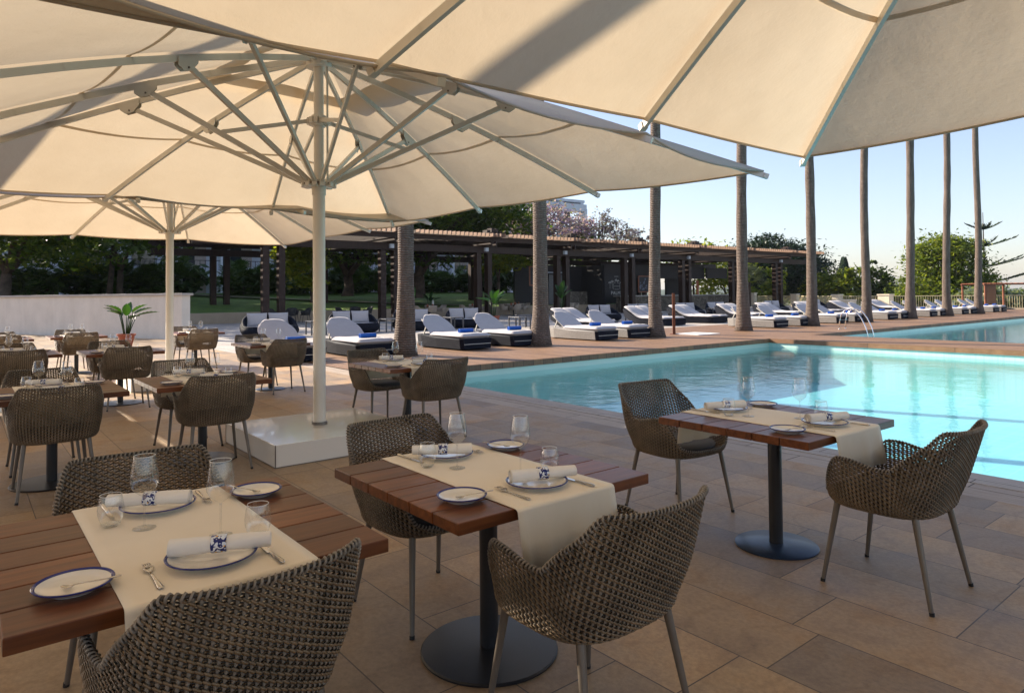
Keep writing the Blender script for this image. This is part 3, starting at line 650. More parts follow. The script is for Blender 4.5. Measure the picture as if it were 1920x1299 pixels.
# ------------------------------------------------------------------ fence
fp=[T(1385,80,0),T(1411,76,0),T(1490,69,0),T(1570,60,0),T(1660,56,0),T(1853,52,0),T(2050,50,0)]
names=['left of the pergola end post','under the dark pine','between two palms near the cypress','widest, with slotted vents','beside the cabana','out to the right']
for i in range(len(fp)-1):
    a,b=fp[i],fp[i+1]; Lf=(b-a).length; d=(b-a).normalized(); root=empty('terrace_fence',a,math.atan2(d.y,d.x))
    r=MB(); r.box((Lf/2,0,1.08),(Lf,.05,.05)); r.box((Lf/2,0,.12),(Lf,.04,.04)); r.build('rail',M['fence'],root)
    p=MB(); 
    for k in range(int(Lf/.16)): p.box((.08+k*.16,0,.6),(.025,.025,.93))
    p.build('balusters',M['fence'],root)
    tag(root,'pale yellow railing panel, '+['left end, behind the pergola','under the dark pine','in front of the cypress','behind the ladder and its palm','in front of the bushy tree','behind the cabana'][i],'fence','railing panels along the terrace edge')
def pillar(px,D,h,w,label):
    root=empty('fence_pillar',T(px,D,0)); m=MB(); m.box((0,0,h/2),(w,w,h)); m.build('shaft',M['pillar'],root); m=MB(); m.box((0,0,h+.05),(w+.12,w+.12,.1)); m.build('cap',M['pillar'],root,bevel=.01); tag(root,label,'pillar','cream pillars of the terrace fence')
pillar(1411,76,1.35,.6,'cream pillar left of the pergola end post'); pillar(1490,69,1.2,.6,'cream pillar left of the middle palm'); pillar(1569,60,1.15,.65,'low cream pillar left of the ladder palm')
pillar(1585,54,.75,1.1,'low wide cream block behind the loungers by the ladder'); pillar(1660,55,1.15,.85,'wide cream pillar right of the ladder palm'); pillar(1853,52,1.15,.45,'slim cream pillar inside the cabana frame')
# cabana
root=empty('cabana',T(1864,49,0),R(51)); 
for x in (-1.5,1.5):
    for y in (-1.2,1.2):
        m=MB(); m.box((x,y,.93),(.1,.1,1.86)); m.build('post',M['corten'],root)
m=MB(); m.box((0,-1.2,1.9),(3.2,.1,.1)); m.box((0,1.2,1.9),(3.2,.1,.1))
for k in range(9): m.box((-1.5+k*.375,0,1.97),(.05,2.6,.04))
m.build('roof_frame',M['corten'],root)
def curtain(x0,x1,y,mat,h=1.84,z0=.03,am=.05):
    m=MB(); m.grid(lambda u,v:(x0+(x1-x0)*u, y+am*math.sin(u*50)*(.4+.6*v),z0+h*v),60,4); o=m.build('curtain',mat,root,True); s=o.modifiers.new('s','SOLIDIFY'); s.thickness=.01
curtain(-1.45,-.75,-1.2,M['curtain_b']); curtain(1.6,2.5,-1.1,M['curtain_w'])
tag(root,'open cabana with rusty frame and curtains at the right edge','cabana')
# ------------------------------------------------------------------ pergola
def pergola():
    o=pg(0,0); root=empty('pergola',o,PRZ)
    k0,k1=-1.6,6.75; x0,x1=k0*BAY,k1*BAY; W=11.
    for k in range(-1,7):
        for b,nm in ((0,'front'),(W,'back')):
            for s in (-.42,.42):
                zb=0 if b==0 or k>=1 else lawnz(W)-.05
                m=MB(); m.box((k*BAY+s,b,(4.25+zb)/2),(.34,.42,4.25-zb)); m.box((k*BAY+s,b,zb+.02),(.38,.46,.05)); m.build('post',M['dark_wood'],root)
    for b in (0,W):
        m=MB()
        m.box(((x0+x1)/2,b-.26,4.42),(x1-x0,.12,.42)); m.box(((x0+x1)/2,b+.26,4.42),(x1-x0,.12,.42)); m.build('beam',M['dark_wood'],root)
    m=MB(); m.box(((x0+x1)/2,-1.15,5.0),(x1-x0,.14,.30)); m.box(((x0+x1)/2,W+1.1,5.0),(x1-x0,.14,.30)); m.box(((x0+x1)/2,W/2,4.95),(x1-x0,.14,.3)); m.build('edge_beam',M['dark_wood'],root)
    for k in range(-1,7):
        m=MB()
        for s in (-.18,.18): m.box((k*BAY+s,W/2,4.75),(.1,W+2.6,.3))
        m.build('cross_beam',M['dark_wood'],root)
        m=MB()
        for j,(dx,h) in enumerate(((-.35,.25),(0,.38),(.3,.34),(.62,.2))): m.box((k*BAY+dx,-.95,5.37+h/2),(.24,.5,h))
        m.build('roof_block',M['dark_wood'],root)
        m=MB(); m.box((k*BAY-.0,-.42,4.42),(.24,.2,.24)); 
        if k>=0: m.build('spotlight',M['lamp_box'],root)
    # roof battens: one bay each, cedar ends towards the pool, sunlight put into their colour
    pit=BAY/22
    for k in range(-2,7):
        m=MB()
        for j in range(22):
            x=k*BAY+(j+.5)*pit
            if x<x0 or x>x1: continue
            if j in (2,): continue
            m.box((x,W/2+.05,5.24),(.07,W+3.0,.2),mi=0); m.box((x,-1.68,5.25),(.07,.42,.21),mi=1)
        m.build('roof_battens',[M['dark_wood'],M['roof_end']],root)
    tag(root,'long dark timber pergola with sunlit cedar batten ends along its roof','pergola'); return root
pergola()
# bar kiosk under the pergola
def pgo(name,k,b,z=0):
    return empty(name,pg(k,b,z),PRZ)
root=pgo('bar_kiosk',2.0,0)
def kx(k): return (k-2.0)*BAY
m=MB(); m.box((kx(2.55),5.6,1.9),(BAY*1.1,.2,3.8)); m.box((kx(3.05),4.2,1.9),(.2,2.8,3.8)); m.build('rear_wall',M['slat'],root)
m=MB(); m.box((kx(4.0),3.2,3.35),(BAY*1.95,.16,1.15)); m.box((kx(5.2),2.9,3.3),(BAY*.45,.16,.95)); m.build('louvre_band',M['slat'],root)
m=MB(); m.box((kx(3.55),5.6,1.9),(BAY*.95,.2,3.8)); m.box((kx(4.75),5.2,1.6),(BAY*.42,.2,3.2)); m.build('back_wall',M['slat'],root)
m=MB(); m.box((kx(2.62),5.45,1.55),(1.7,.12,3.0)); m.build('door',M['steel_dark'],root)
m=MB(); m.box((kx(2.55),5.4,3.25),(2.0,.1,.08)); m.build('lamp',M['lamp_box'],root)
m=MB(); m.box((kx(2.85),4.9,.95),(1.9,.8,1.5)); m.build('cabinet',M['rock'],root)
m=MB(); m.box((kx(4.15),1.9,.62),(BAY*2.05,.5,1.24)); m.box((kx(5.32),2.1,.62),(BAY*.28,.4,1.24)); m.build('counter_front',M['rock'],root)
m=MB(); m.box((kx(4.15),1.9,1.29),(BAY*2.1,.8,.1)); m.box((kx(5.32),2.1,1.29),(BAY*.3,.7,.1)); m.build('counter_top',M['counter_top'],root,bevel=.01)
tag(root,'black louvred bar kiosk with stone counter under the pergola','bar')
# sign with white drawings and the word PALMS
s=empty('bar_sign',pg(3.24,3.0,0),PRZ); m=MB(); m.box((0,0,2.2),(2.9,.06,1.75)); m.build('board',M['slat'],s)
def text(name,body,size,loc,parent,mat,ext=.004,sp=1.):
    cu=bpy.data.curves.new(name,'FONT'); cu.body=body; cu.size=size; cu.extrude=ext; cu.align_x='CENTER'; cu.space_character=sp
    t=bpy.data.objects.new('tmp',cu); COL.objects.link(t); bpy.context.view_layer.update()
    me=bpy.data.meshes.new_from_object(t.evaluated_get(bpy.context.evaluated_depsgraph_get())); bpy.data.objects.remove(t); me.materials.clear(); me.materials.append(mat)
    o=bpy.data.objects.new(name,me); COL.objects.link(o); o.parent=parent; o.location=loc; o.rotation_euler=(R(90),0,0); return o
text('lettering','PALMS',.40,(.12,-.045,1.42),s,M['white_paint'],.004,1.15)
m=MB(); y=-.045
def ln(pts,r=.014): m.tube([(a,y,b) for a,b in pts],r,4)
ln([(-.22,1.85),(-.22,2.35),(-.05,2.35),(.0,2.55),(.1,2.75),(.2,2.55),(.26,2.35),(.5,2.35),(.5,1.85)]); ln([(-.22,2.1),(.5,2.1)]); ln([(-.1,1.85),(.4,1.85)]); ln([(-.1,2.9),(.35,2.9)])
for cx,cz,q in ((-.62,2.35,.16),(-.35,2.45,.15),(.72,2.35,.16),(.05,2.55,.1),(.3,2.5,.12)):
    ln([(cx,1.9 if q>.14 else cz),(cx,cz)])
    for k in range(7): a=.1+k*.5; ln([(cx,cz),(cx+q*math.cos(a),cz+q*math.sin(a)*.8+.03),(cx+q*1.3*math.cos(a),cz+q*.5*math.sin(a)-.04)],.012)
m.build('palm_drawing',M['white_paint'],s); tag(s,'black bar sign with white palm drawing reading PALMS','sign')
s=empty('chalk_board',pg(3.78,2.9,0),PRZ); m=MB(); 
for a in ((0,1.62,2.0,.08),(0,2.94,2.0,.08),(-.96,2.28,.08,1.3),(.96,2.28,.08,1.3)): m.box((a[0],0,a[1]),(a[2],.08,a[3]))
m.build('frame',M['frame'],s); m=MB(); m.box((0,.02,2.28),(1.9,.04,1.3)); m.build('panel',M['board'],s); m=MB(); rg=random.Random(4)
for _ in range(26):
    x=rg.uniform(-.8,.8); z=rg.uniform(1.75,2.75); m.box((x,-.012,z),(rg.uniform(.04,.16),.01,rg.uniform(.06,.2)))
m.build('chalk_marks',plain('pale_chalk',(.16,.19,.25),.8),s); tag(s,'chalkboard menu in copper frame on the bar, right of the sign','menu board')
s=empty('framed_picture',pg(2.08,4.0,0),PRZ); m=MB(); m.box((0,0,2.9),(.62,.06,1.5)); m.build('frame',M['frame'],s); m=MB(); m.box((0,-.04,2.9),(.42,.02,1.3)); m.build('picture',M['board'],s); tag(s,'copper framed board on the dark wall left of the steel door','picture')
for k,h,w,mt,l in ((4.37,.55,.32,M['leaf_bright'],'short green and white card stand on the bar counter'),(4.58,1.25,.3,M['jar'],'tall orange and red menu stand on the bar counter')):
    s=empty('menu_stand',pg(k,1.8,1.345),PRZ); m=MB(); m.box((0,0,h/2),(w,.03,h)); m.box((0,0,.01),(w+.05,.16,.02)); m.build('card',mt,s); tag(s,l,'menu stand')
# corten panel and mat on the deck
s=empty('outdoor_shower',(-15.58,20.15,0.012),R(-51+0)); m=MB(); m.box((0,0,.74),(.26,.10,1.48)); o=m.build('shower_column',M['corten'],s,bevel=.006); m=MB(); m.box((0,0,.004),(.5,.3,.01)); m.build('base_plate',M['corten'],s); tag(s,'upright rusty steel shower panel on the deck beside the third palm','shower')
m=MB(); m.box((0,0,.01),(1.1,1.3,.02)); o=m.build('shower_mat',M['mat'],loc=(-15.05,20.75,.012)); tag(o,'white mat on the deck at the foot of the rusty panel','mat')
# pool ladders
def ladder():
    root=empty('pool_ladder')
    for s in (-.25,.25):
        m=MB(); pts=[(-.95,s,.0),(-.93,s,.35),(-.86,s,.6),(-.7,s,.76),(-.5,s,.8),(-.3,s,.72),(-.1,s,.45),(.06,s,.1),(.12,s,-.2),(.12,s,-1.1)]
        m.tube(pts,.022,10); m.lathe([(0,.0),(.05,.0),(.05,.012),(.0,.014)],12,(-.95,s,0)); m.build('handrail',M['chrome'],root,True)
    for z in (-.5,-.8):
        m=MB(); m.box((.1,0,z),(.1,.5,.03)); m.build('tread',M['chrome'],root)
    return root
lad=Kind(ladder())
lad.put((-11.9,27.25,.012),0,'chrome pool ladder at the corner of the far pool, before a palm','pool ladder','chrome pool ladders')
lad.put((-11.9,52.2,.012),0,'chrome pool ladder at the right edge, near the cabana','pool ladder','chrome pool ladders')
# ------------------------------------------------------------------ parasols
def umbrella(center,rot,label,name='square_parasol',low=.205):
    a=3.25; zc,zt=2.73,2.77; zp=3.98; zh=2.63; zs=3.72
    root=empty(name,(center[0],center[1],0),rot)
    dirs=[]
    for q in [(-1,-1),(-1/3,-1),(1/3,-1),(1,-1),(1,-1/3),(1,1/3),(1,1),(1/3,1),(-1/3,1),(-1,1),(-1,1/3),(-1,-1/3)]:
        dirs.append((q[0]*a,q[1]*a,zc if abs(q[0]*q[1])>.9 else zt))
    def along(i,t,dz=0.):  # point on rib i
        x,y,z=dirs[i%12]; bow=.075*math.sin(math.pi*t)*(1 if t<.97 else 1)
        return Vector((x*t,y*t,zp+(z-zp)*t+bow-.02+dz))
    # canopy: 12 gores, slack between the ribs and cut slightly hollow at the hem
    m=MB(); nt_=40; nu=14
    for i in range(12):
        def fn(u,v,i=i):
            t=.20+.80*v; p=along(i,t,.052)*(1-u)+along(i+1,t,.052)*u; e=4*u*(1-u)
            wv=.012*math.sin(9*v+i*2.1)*e+.010*math.sin(21*u+13*v+i)*e*v+(.0045*math.sin(v*75+i)+.003*math.sin(v*131+2*i))*(math.exp(-u*9)+math.exp(-(1-u)*9))*math.sin(u*math.pi)**.3
            p=p+Vector((0,0,-.05*e*math.sin(min(1,v*1.02)*math.pi*.93)-.036*e*v*v+wv*(1-v))); r=1-.028*e*max(0,(v-.7)/.3)**1.5; return Vector((p.x*r,p.y*r,p.z))
        m.grid(fn,nu,nt_)
    nu=8
    o=m.build('canopy',M['canvas'],root,True); 
    # stitched seams half way down: narrow double cloth
    sm=MB()
    for i in range(12):
        def fn2(u,v,i=i):
            t=.60+.012*v; e=4*u*(1-u); p=along(i,t,.050)*(1-u)+along(i+1,t,.050)*u; vv=(t-.2)/.8
            return p+Vector((0,0,-.05*e*math.sin(min(1,vv*1.02)*math.pi*.93)-.006))
        sm.grid(fn2,nu,1)
    sm.build('seam',M['canvas'],o,True)
    hem=MB()
    pts=[]
    for i in range(12):
        for j in range(8):
            u=j/8; e=4*u*(1-u); p=along(i,1,.045)*(1-u)+along(i+1,1,.045)*u; r=1-.028*e; pts.append(Vector((p.x*r,p.y*r,p.z-.047*e)))
    hem.tube(pts,.011,5,closed=True); hem.build('hem',M['canvas'],o,True)
    # vent cap over the open centre
    m=MB()
    for i in range(12):
        def fn(u,v,i=i):
            t=.02+.27*v; p=along(i,t,.14)*(1-u)+along(i+1,t,.14)*u; return p+Vector((0,0,.03-.02*v))
        m.grid(fn,4,5)
    m.build('vent_cap',M['canvas'],root,True)
    # frame
    for i in range(12):
        corner=abs(abs(dirs[i][0])-abs(dirs[i][1]))<.1
        m=MB(); ps=[along(i,t) for t in (.03,.15,.3,.45,.6,.75,.9,1.0)]
        for p,q in zip(ps,ps[1:]): m.bar(p-(q-p)*.01,q+(q-p)*.01,.030,.055)
        tip=ps[-1]; dn=(ps[-1]-ps[-2]).normalized(); m.bar(tip,tip+dn*.05,.05,.05,mi=0)
        rb=m.build('rib',M['rib'],root)
        ts=.46 if not corner else .42
        J=along(i,ts,-.05); hub=Vector((dirs[i][0],dirs[i][1],0)).normalized()*.13+Vector((0,0,zh+.03))
        m=MB(); m.bar(hub,J,.028,.048); m.build('strut',M['rib'],root)
        m=MB(); d=Vector((dirs[i][0],dirs[i][1],0)).normalized(); t_=(along(i,ts+.02)-along(i,ts)).normalized()
        n_=Vector((0,0,1)); sd=d.cross(n_)
        for s in (-.024,.024):
            c0=along(i,ts,-.035)+sd*s; pl=[c0-t_*.10+n_*.045,c0+t_*.10+n_*.045,c0+t_*.10-n_*.02,c0+t_*.04-n_*.075,c0-t_*.04-n_*.075,c0-t_*.10-n_*.02]
            q=[p+sd*(.004 if s>0 else -.004) for p in pl]; m.add(pl+q,[(0,1,2,3,4,5),(11,10,9,8,7,6)]+[(k,(k+1)%6,6+(k+1)%6,6+k) for k in range(6)])
            m.tube([c0+sd*(.012 if s>0 else -.012)-t_*.0-n_*.05,c0-sd*.0-n_*.05],.009,6,mi=1); 
        m.build('bracket',[M['rib'],M['bolt']],rb)
        # upper stay on every second rib: from the mid sleeve up to the rib
        if not corner and i%3==1:
            Q=hub.lerp(J,.55); m=MB(); s0=d*.09+Vector((0,0,3.30)); m.bar(s0,Q+Vector((0,0,.02)),.024,.038) ; m.build('stay',M['rib'],root)
    m=MB(); m.tube([(0,0,low),(0,0,zh-.06)],[.062,.062],24); m.build('pole',M['pole'],root,True,40)
    m=MB(); m.tube([(0,0,zh-.06),(0,0,3.92)],[.050,.050],20); m.build('inner_pole',M['pole'],root,True,40)
    m=MB(); m.tube([(0,0,zh-.09),(0,0,zh-.0)],.071,24); m.tube([(0,0,zh-.005),(0,0,zh+.03)],.12,24)
    for k in range(12):
        x,y,_=dirs[k]; d=Vector((x,y,0)).normalized(); m.box(d*.14+Vector((0,0,zh+.02)),(.07,.05,.06),rz=math.atan2(d.y,d.x)); m.tube([d*.15+Vector((-d.y,d.x,0))*.035+Vector((0,0,zh+.02)),d*.15-Vector((-d.y,d.x,0))*.035+Vector((0,0,zh+.02))],.008,6,mi=1)
    m.build('hub',[M['pole'],M['bolt']],root,bevel=.003)
    m=MB(); m.tube([(0,0,3.25),(0,0,3.36)],.075,20); 
    for k in range(12): x,y,_=dirs[k]; d=Vector((x,y,0)).normalized(); m.box(d*.09+Vector((0,0,3.30)),(.06,.04,.06),rz=math.atan2(d.y,d.x))
    m.build('collar',M['pole'],root)
    m=MB(); m.tube([(0,0,3.86),(0,0,3.93)],.13,20); m.build('crown_hub',M['pole'],root)
    m=MB()
    for s in (-.085,.085): m.tube([(s,.05,zh+.04),(s,.05,3.86)],.012,6)
    m.build('lift_rod',M['rib'],root)
    m=MB(); m.tube([(0,0,low-.005),(0,0,low+.022)],.078,24); m.build('clamp',M['bolt'],root,True,40)
    bs=MB(); bs.box((0,0,.1),(1.42,1.42,.2)); b=bs.build('base_box',M['boxwhite'],root,bevel=.004); b.rotation_euler[2]=-rot
    tr=MB()
    for sx,sy in ((1,1),(1,-1),(-1,1),(-1,-1)): tr.box((sx*.7095,sy*.7095,.1),(.008,.008,.2))
    tr.box((0,-.7105,.004),(1.43,.004,.008)); tr.box((.7105,0,.004),(.004,1.43,.008)); t=tr.build('edge_trim',M['bolt'],b)
    tag(root,label,'parasol','large square cream parasols'); return root
u1=umbrella((-6.69,2.87),.115,'big square cream parasol in the middle, its full frame and white base showing')
register(u1)
def ucopy(x,y,rot,label):
    c=copy_tree(u1); c.location=(x,y,0); c.rotation_euler[2]=rot
    for ch in c.children:
        if ch.name.startswith('base_box'): ch.rotation_euler[2]=-rot
    c['label']=label; return c
u3=ucopy(-.08,2.74,-.037,'cream parasol overhead at top right, only its underside and rib tips in view')
for ch in u3.children:
    if ch.name.startswith('base_box'): ch.location=(.42,.1,0)
ucopy(-13.0,2.85,.0,'second cream parasol behind the middle one, low at the left over far tables')
ucopy(-.3,-3.6,.02,'parasol out of frame behind the near tables')
ucopy(-6.75,-3.55,.03,'parasol out of frame to the left shading the near tables')
ucopy(-13.1,-3.55,.0,'parasol out of frame at the far left row')
# ------------------------------------------------------------------ woven armchair
def sst(a,b,x):
    t=max(0,min(1,(x-a)/(b-a))); return t*t*(3-2*t)
def chair_rim(ph):
    a=abs(ph)
    if a<48: return .836+.008*(1-math.cos(a/48*1.5))
    if a<56: return .8434-.046*((a-48)/8)**2
    if a<70: t=(a-56)/14; return .7974-.162*t
    if a<76: return .6355
    if a<113: return .6355+.027*sst(76,108,a)
    if a<122: return .6625-.035*((a-113)/9)**2
    if a<136: t=(a-122)/14; return .6275-.150*t
    if a<146: return .4775-.018*sst(136,146,a)
    return .460-.012*sst(146,158,a)
def shell_pt(ph,s,off=0.):
    """woven bucket: ph degrees from the middle of the back, s metres up the profile"""
    a=R(ph); ca,sa=math.cos(a),math.sin(a); n=3.1
    r=(abs(sa/.290)**n+abs(ca/.265)**n)**(-1/n)
    if s<.10: t=s/.10; f=.78+.22*math.sin(t*math.pi/2)**.85; z=.410+.055*(1-math.cos(t*math.pi/2))
    else: f=1.; z=.465+(s-.10)
    h=max(0,z-.465)
    w=1-sst(56,74,abs(ph))
    f*=1+.10*h*(1-w)+.045*math.sin(min(1,h/.15)*math.pi/2)
    f*=1+.035*w*sst(30,62,abs(ph))*min(1,h/.1)
    x=sa*r*f; y=-ca*r*f
    y-=w*(.30*h); x*=1-w*max(0,z-.66)*.30
    return Vector((x,y,z))
def shell_n(ph,s):
    p=shell_pt(ph,s); a=shell_pt(ph+1.5,s)-p; b=shell_pt(ph,s+.01)-p; n=a.cross(b); n.normalize()
    return n   # outward
def smax(ph): return max(.075,chair_rim(ph)-.465+.10)
def make_chair(pad,fine=True):
    root=empty('woven_armchair'); rg=random.Random(7)
    # equal arc spacing of the upright canes, measured half way up
    ph=[-180.]; step=.0205 if fine else .026
    while ph[-1]<180:
        p=shell_pt(ph[-1],.25); q=shell_pt(ph[-1]+1,.25); ph.append(ph[-1]+step/((q-p).length))
    ph=ph[:-1]; n=len(ph); n-=n%4; sc_=360/(ph[n-1]+step*0+180+(ph[n-1]-ph[n-2])) ; ph=[-180+(ph[i]+180)*sc_ for i in range(n)]
    rs=.0110 if fine else .02; rows=int(.49/rs); am=.0036
    P=[[None]*rows for _ in range(n)]; N=[[None]*rows for _ in range(n)]
    for i in range(n):
        for j in range(rows):
            P[i][j]=shell_pt(ph[i],.01+j*rs); N[i][j]=shell_n(ph[i],.01+j*rs)
    over=lambda i,j: 1 if (i+j)%2 else -1
    def ribbon(m,ps,ns,w,th,mi,closed=False):
        k=len(ps)
        if k<2: return
        vs=[];
        for i in range(k):
            t=(ps[(i+1)%k]-ps[i-1]) if closed else ps[min(k-1,i+1)]-ps[max(0,i-1)]
            t.normalize(); sd=t.cross(ns[i]); sd.normalize()
            vs+= [ps[i]+sd*w/2, ps[i]+ns[i]*th, ps[i]-sd*w/2, ps[i]-ns[i]*th]
        fs=[]
        for i in range(k if closed else k-1):
            j=(i+1)%k
            for c in range(4): d=(c+1)%4; fs.append((i*4+c,i*4+d,j*4+d,j*4+c))
        m.add(vs,fs,mi)
    m=MB()
    for i in range(n):
        sm=smax(ph[i]); ps=[];ns=[]
        for j in range(rows):
            if .01+j*rs>sm: break
            ps.append(P[i][j]-N[i][j]*am*over(i,j)); ns.append(N[i][j])
        if len(ps)>1:
            ps.append(shell_pt(ph[i],sm)); ns.append(shell_n(ph[i],sm)); ribbon(m,ps,ns,.0100 if fine else .014,.0013,0)
    for j in range(rows):
        s=.01+j*rs; run=[];rn=[]; mi=1; sk=0
        for i in range(n+1):
            q=i%n; ok= s<=smax(ph[q])-.002
            if ok:
                ov=over(q,j)
                for e in (-.43,.43):
                    a=ph[q]+e*(360/n)*1.0; dz=-math.copysign(.0060,e)*ov
                    P_=shell_pt(a,max(0,s+dz)); run.append(P_+N[q][j]*am*ov*1.1); rn.append(N[q][j])
            if (not ok or i==n) and run:
                ribbon(m,run,rn,.0078 if fine else .015,.0018,mi); run=[];rn=[]
    for j in range(rows-1):      # dark canes lying between the others
        s=.01+(j+.5)*rs; run=[];rn=[]
        for i in range(n+1):
            a=i%n
            if s<=smax(ph[a])-.006: run.append(shell_pt(ph[a],s+.003*(1 if (a+j)%2 else -1))-N[a][j]*.0012); rn.append(N[a][j])
            elif run: ribbon(m,run,rn,.0060,.0010,2); run=[];rn=[]
        if run: ribbon(m,run,rn,.0060,.0010,2)
    m.build('woven_shell',[M['warp'],M['weft1'],M['weft2']],root,True)
    # lashed rim
    rim=[]; a=-180.
    while a<180: rim.append(shell_pt(a,smax(a))+Vector((0,0,.003))); a+=1.5
    c=MB(); c.tube(rim,.0062,6,closed=True,mi=1)
    # resample the rim evenly and wind a cane round it
    Lr=[0]; K=len(rim)
    for i in range(K): Lr.append(Lr[-1]+(rim[(i+1)%K]-rim[i]).length)
    tot=Lr[-1]; pitch=.0165 if fine else .03; turns=int(tot/pitch); per=7; hel=[]; idx=0
    for q in range(turns*per):
        d=q/(turns*per)*tot
        while Lr[idx+1]<d: idx+=1
        f=(d-Lr[idx])/(Lr[idx+1]-Lr[idx]); p0=rim[idx%K]; p1=rim[(idx+1)%K]; p=p0.lerp(p1,f); t=(p1-p0).normalized(); u=Vector((0,0,1)); x=t.cross(u).normalized(); y=x.cross(t)
        an=2*math.pi*q/per; hel.append(p+x*math.cos(an)*.0082+y*math.sin(an)*.0082+Vector((0,0,-.002)))
    c.tube(hel,.0040,4,closed=True,mi=0,ell=(1.0,1.0)); c.build('lashed_rim',[M['warp'],M['weft2']],root,True)
    m=MB(); rg_=[shell_pt(-180+k*9,.012) for k in range(40)]; m.add([(0,-.01,.418)]+rg_+[(0,-.01,.432)]+[q+Vector((0,0,.012)) for q in rg_],[(0,1+(k+1)%40,1+k) for k in range(40)]+[(41,42+k,42+(k+1)%40) for k in range(40)]+[(1+k,1+(k+1)%40,42+(k+1)%40,42+k) for k in range(40)]); m.build('seat',M['weft2'],root)
    m=MB(); prof=[(0,.0),(.8,.0),(.95,.010),(1,.026),(.95,.044),(.8,.054),(.4,.060),(0,.062)]; m.lathe(prof,32)
    m.v=[(math.copysign(abs(x)**.8,x)*.232,math.copysign(abs(y)**.8,y)*.225+.005,z+.437) for x,y,z in m.v]; m.build('seat_pad',pad,root,True)
    for sx in (-1,1):
        for sy in (-1,1):
            m=MB(); m.tube([(sx*.205,sy*.180,.44),(sx*.252,sy*(.245 if sy>0 else .262),.012)],[.0165,.0105],12); lg=m.build('leg',M['chairleg'],root,True,50)
            m=MB(); x,y=sx*.254,sy*(.2475 if sy>0 else .265); m.tube([(x,y,0),(x-sx*.0015,y-sy*.0017,.016)],[.0115,.012],12); m.build('foot_cap',M['foot'],lg,True,50)
    return root
chA=Kind(make_chair(M['seatpad']))
# ------------------------------------------------------------------ dining table
TT=.75
def make_table(rd):
    root=empty('dining_table'); m=MB(); n=6; W=.96; pw=W/n
    for k in range(n): m.box((-W/2+pw*(k+.5),0,TT-.021),(pw-.0055,W,.042))
    m.build('tabletop',M['table'],root,bevel=.003)
    m=MB(); m.tube([(0,0,.02),(0,0,TT-.045)],.039,24); m.box((0,0,TT-.05),(.34,.34,.010)); m.box((0,0,TT-.060),(.62,.05,.03)); m.build('column',M['black'],root,True,40)
    m=MB(); m.lathe([(0,0),(rd-.002,0),(rd,.003),(rd,.008),(rd-.006,.0125),(.05,.020),(0,.020)],72); m.build('base_plate',M['disc'] if rd<.28 else M['black'],root,True,35)
    return root
tabL=Kind(make_table(.29)); tabS=Kind(make_table(.235))
def make_runner():
    m=MB(); W=.49; hx=.485; drop=.21; r=.016; path=[]
    def prof():
        pts=[(-hx-r-.004,-drop)]+[(-hx-r-.002,-.12),(-hx-r,-r)]
        for k in range(1,6): a=math.pi/2*k/6; pts.append((-hx-r*math.cos(a)+.0,-r+r*math.sin(a)))
        return pts
    lp=prof(); pts=lp+[(-hx+.97*2*hx*t/1.0*.5*2*0+(-0)+2*hx*t-0,0) for t in (.0,.1,.2,.3,.4,.5,.6,.7,.8,.9,1.)]+[(-x,z) for x,z in lp[::-1]]
    N_=len(pts)-1; nu=14
    def fn(u,v):
        i=v*N_; k=min(N_-1,int(i+1e-6)); x,z=pts[k] if v<1 else pts[-1]
        dr=max(0,-z-.02); y=(u-.5)*W; wv=dr*.09*math.sin(u*9+math.copysign(1,x)*2)+dr*.04*math.sin(u*23)
        return Vector((x+math.copysign(wv if dr else 0,x)*(1 if dr else 0)+ (math.copysign(dr*.05,x)),y*(1-.02*dr/.2),z+.0035+.0006*math.sin(x*37+u*11)*(0 if dr else 1)))
    m.grid(fn,nu,N_); me=m.mesh('table_runner',M['runner'],True)
    o=bpy.data.objects.new('table_runner',me); COL.objects.link(o); s=o.modifiers.new('s','SOLIDIFY'); s.thickness=.0022; s.offset=1
    return o
run0=Kind(make_runner())
# ------------------------------------------------------------------ tableware
def lathe_obj(name,prof,mat,n=40,parent=None,smooth=True): 
    m=MB(); m.lathe(prof,n); return m.build(name,mat,parent,smooth,60)
def make_plate(r,nm):
    root=empty(nm); h=.020
    lathe_obj('dish',[(0,.003),(.55*r,.003),(.60*r,0),(.62*r,.003),(.82*r,.010),(r-.003,h-.001),(r,h+.001),(r-.001,h+.0025),(r-.005,h+.0015),(.84*r,.0145),(.68*r,.0085),(.3*r,.007),(0,.007)],M['china'],56,root)
    lathe_obj('rim_band',[(r-.0085,h-.0005),(r-.007,h+.0016),(r-.001,h+.0034),(r+.0008,h+.0015),(r-.0005,h-.0012)],M['blue_rim'],56,root)
    return root
plate=Kind(make_plate(.122,'dinner_plate')); bplate=Kind(make_plate(.092,'bread_plate'))
def make_wine():
    prof=[(0,.0045),(.006,.006),(.0042,.011),(.0036,.03),(.0034,.095),(.005,.103),(.016,.110),(.033,.124),(.0415,.142),(.0430,.155),(.0405,.180),(.0350,.215),(.0318,.234)]
    root=empty('wine_glass'); lathe_obj('bowl',[(r,z) for r,z in prof[4:]],M['glass'],40,root)
    m=MB(); m.lathe([(.0036,.0),(.0036,.1)],12); m.lathe([(0.0036,.012),(.008,.0045),(.034,.0018),(.0355,.0006),(.034,0),(0,0)],40); m.build('stem',M['glass'],root,True); 
    m=MB(); m.tube([Vector((.0318*math.cos(a),.0318*math.sin(a),.234)) for a in [k*math.pi/16 for k in range(32)]],.0010,5,closed=True); m.build('lip',M['lip'],root,True)
    return root
wine=Kind(make_wine())
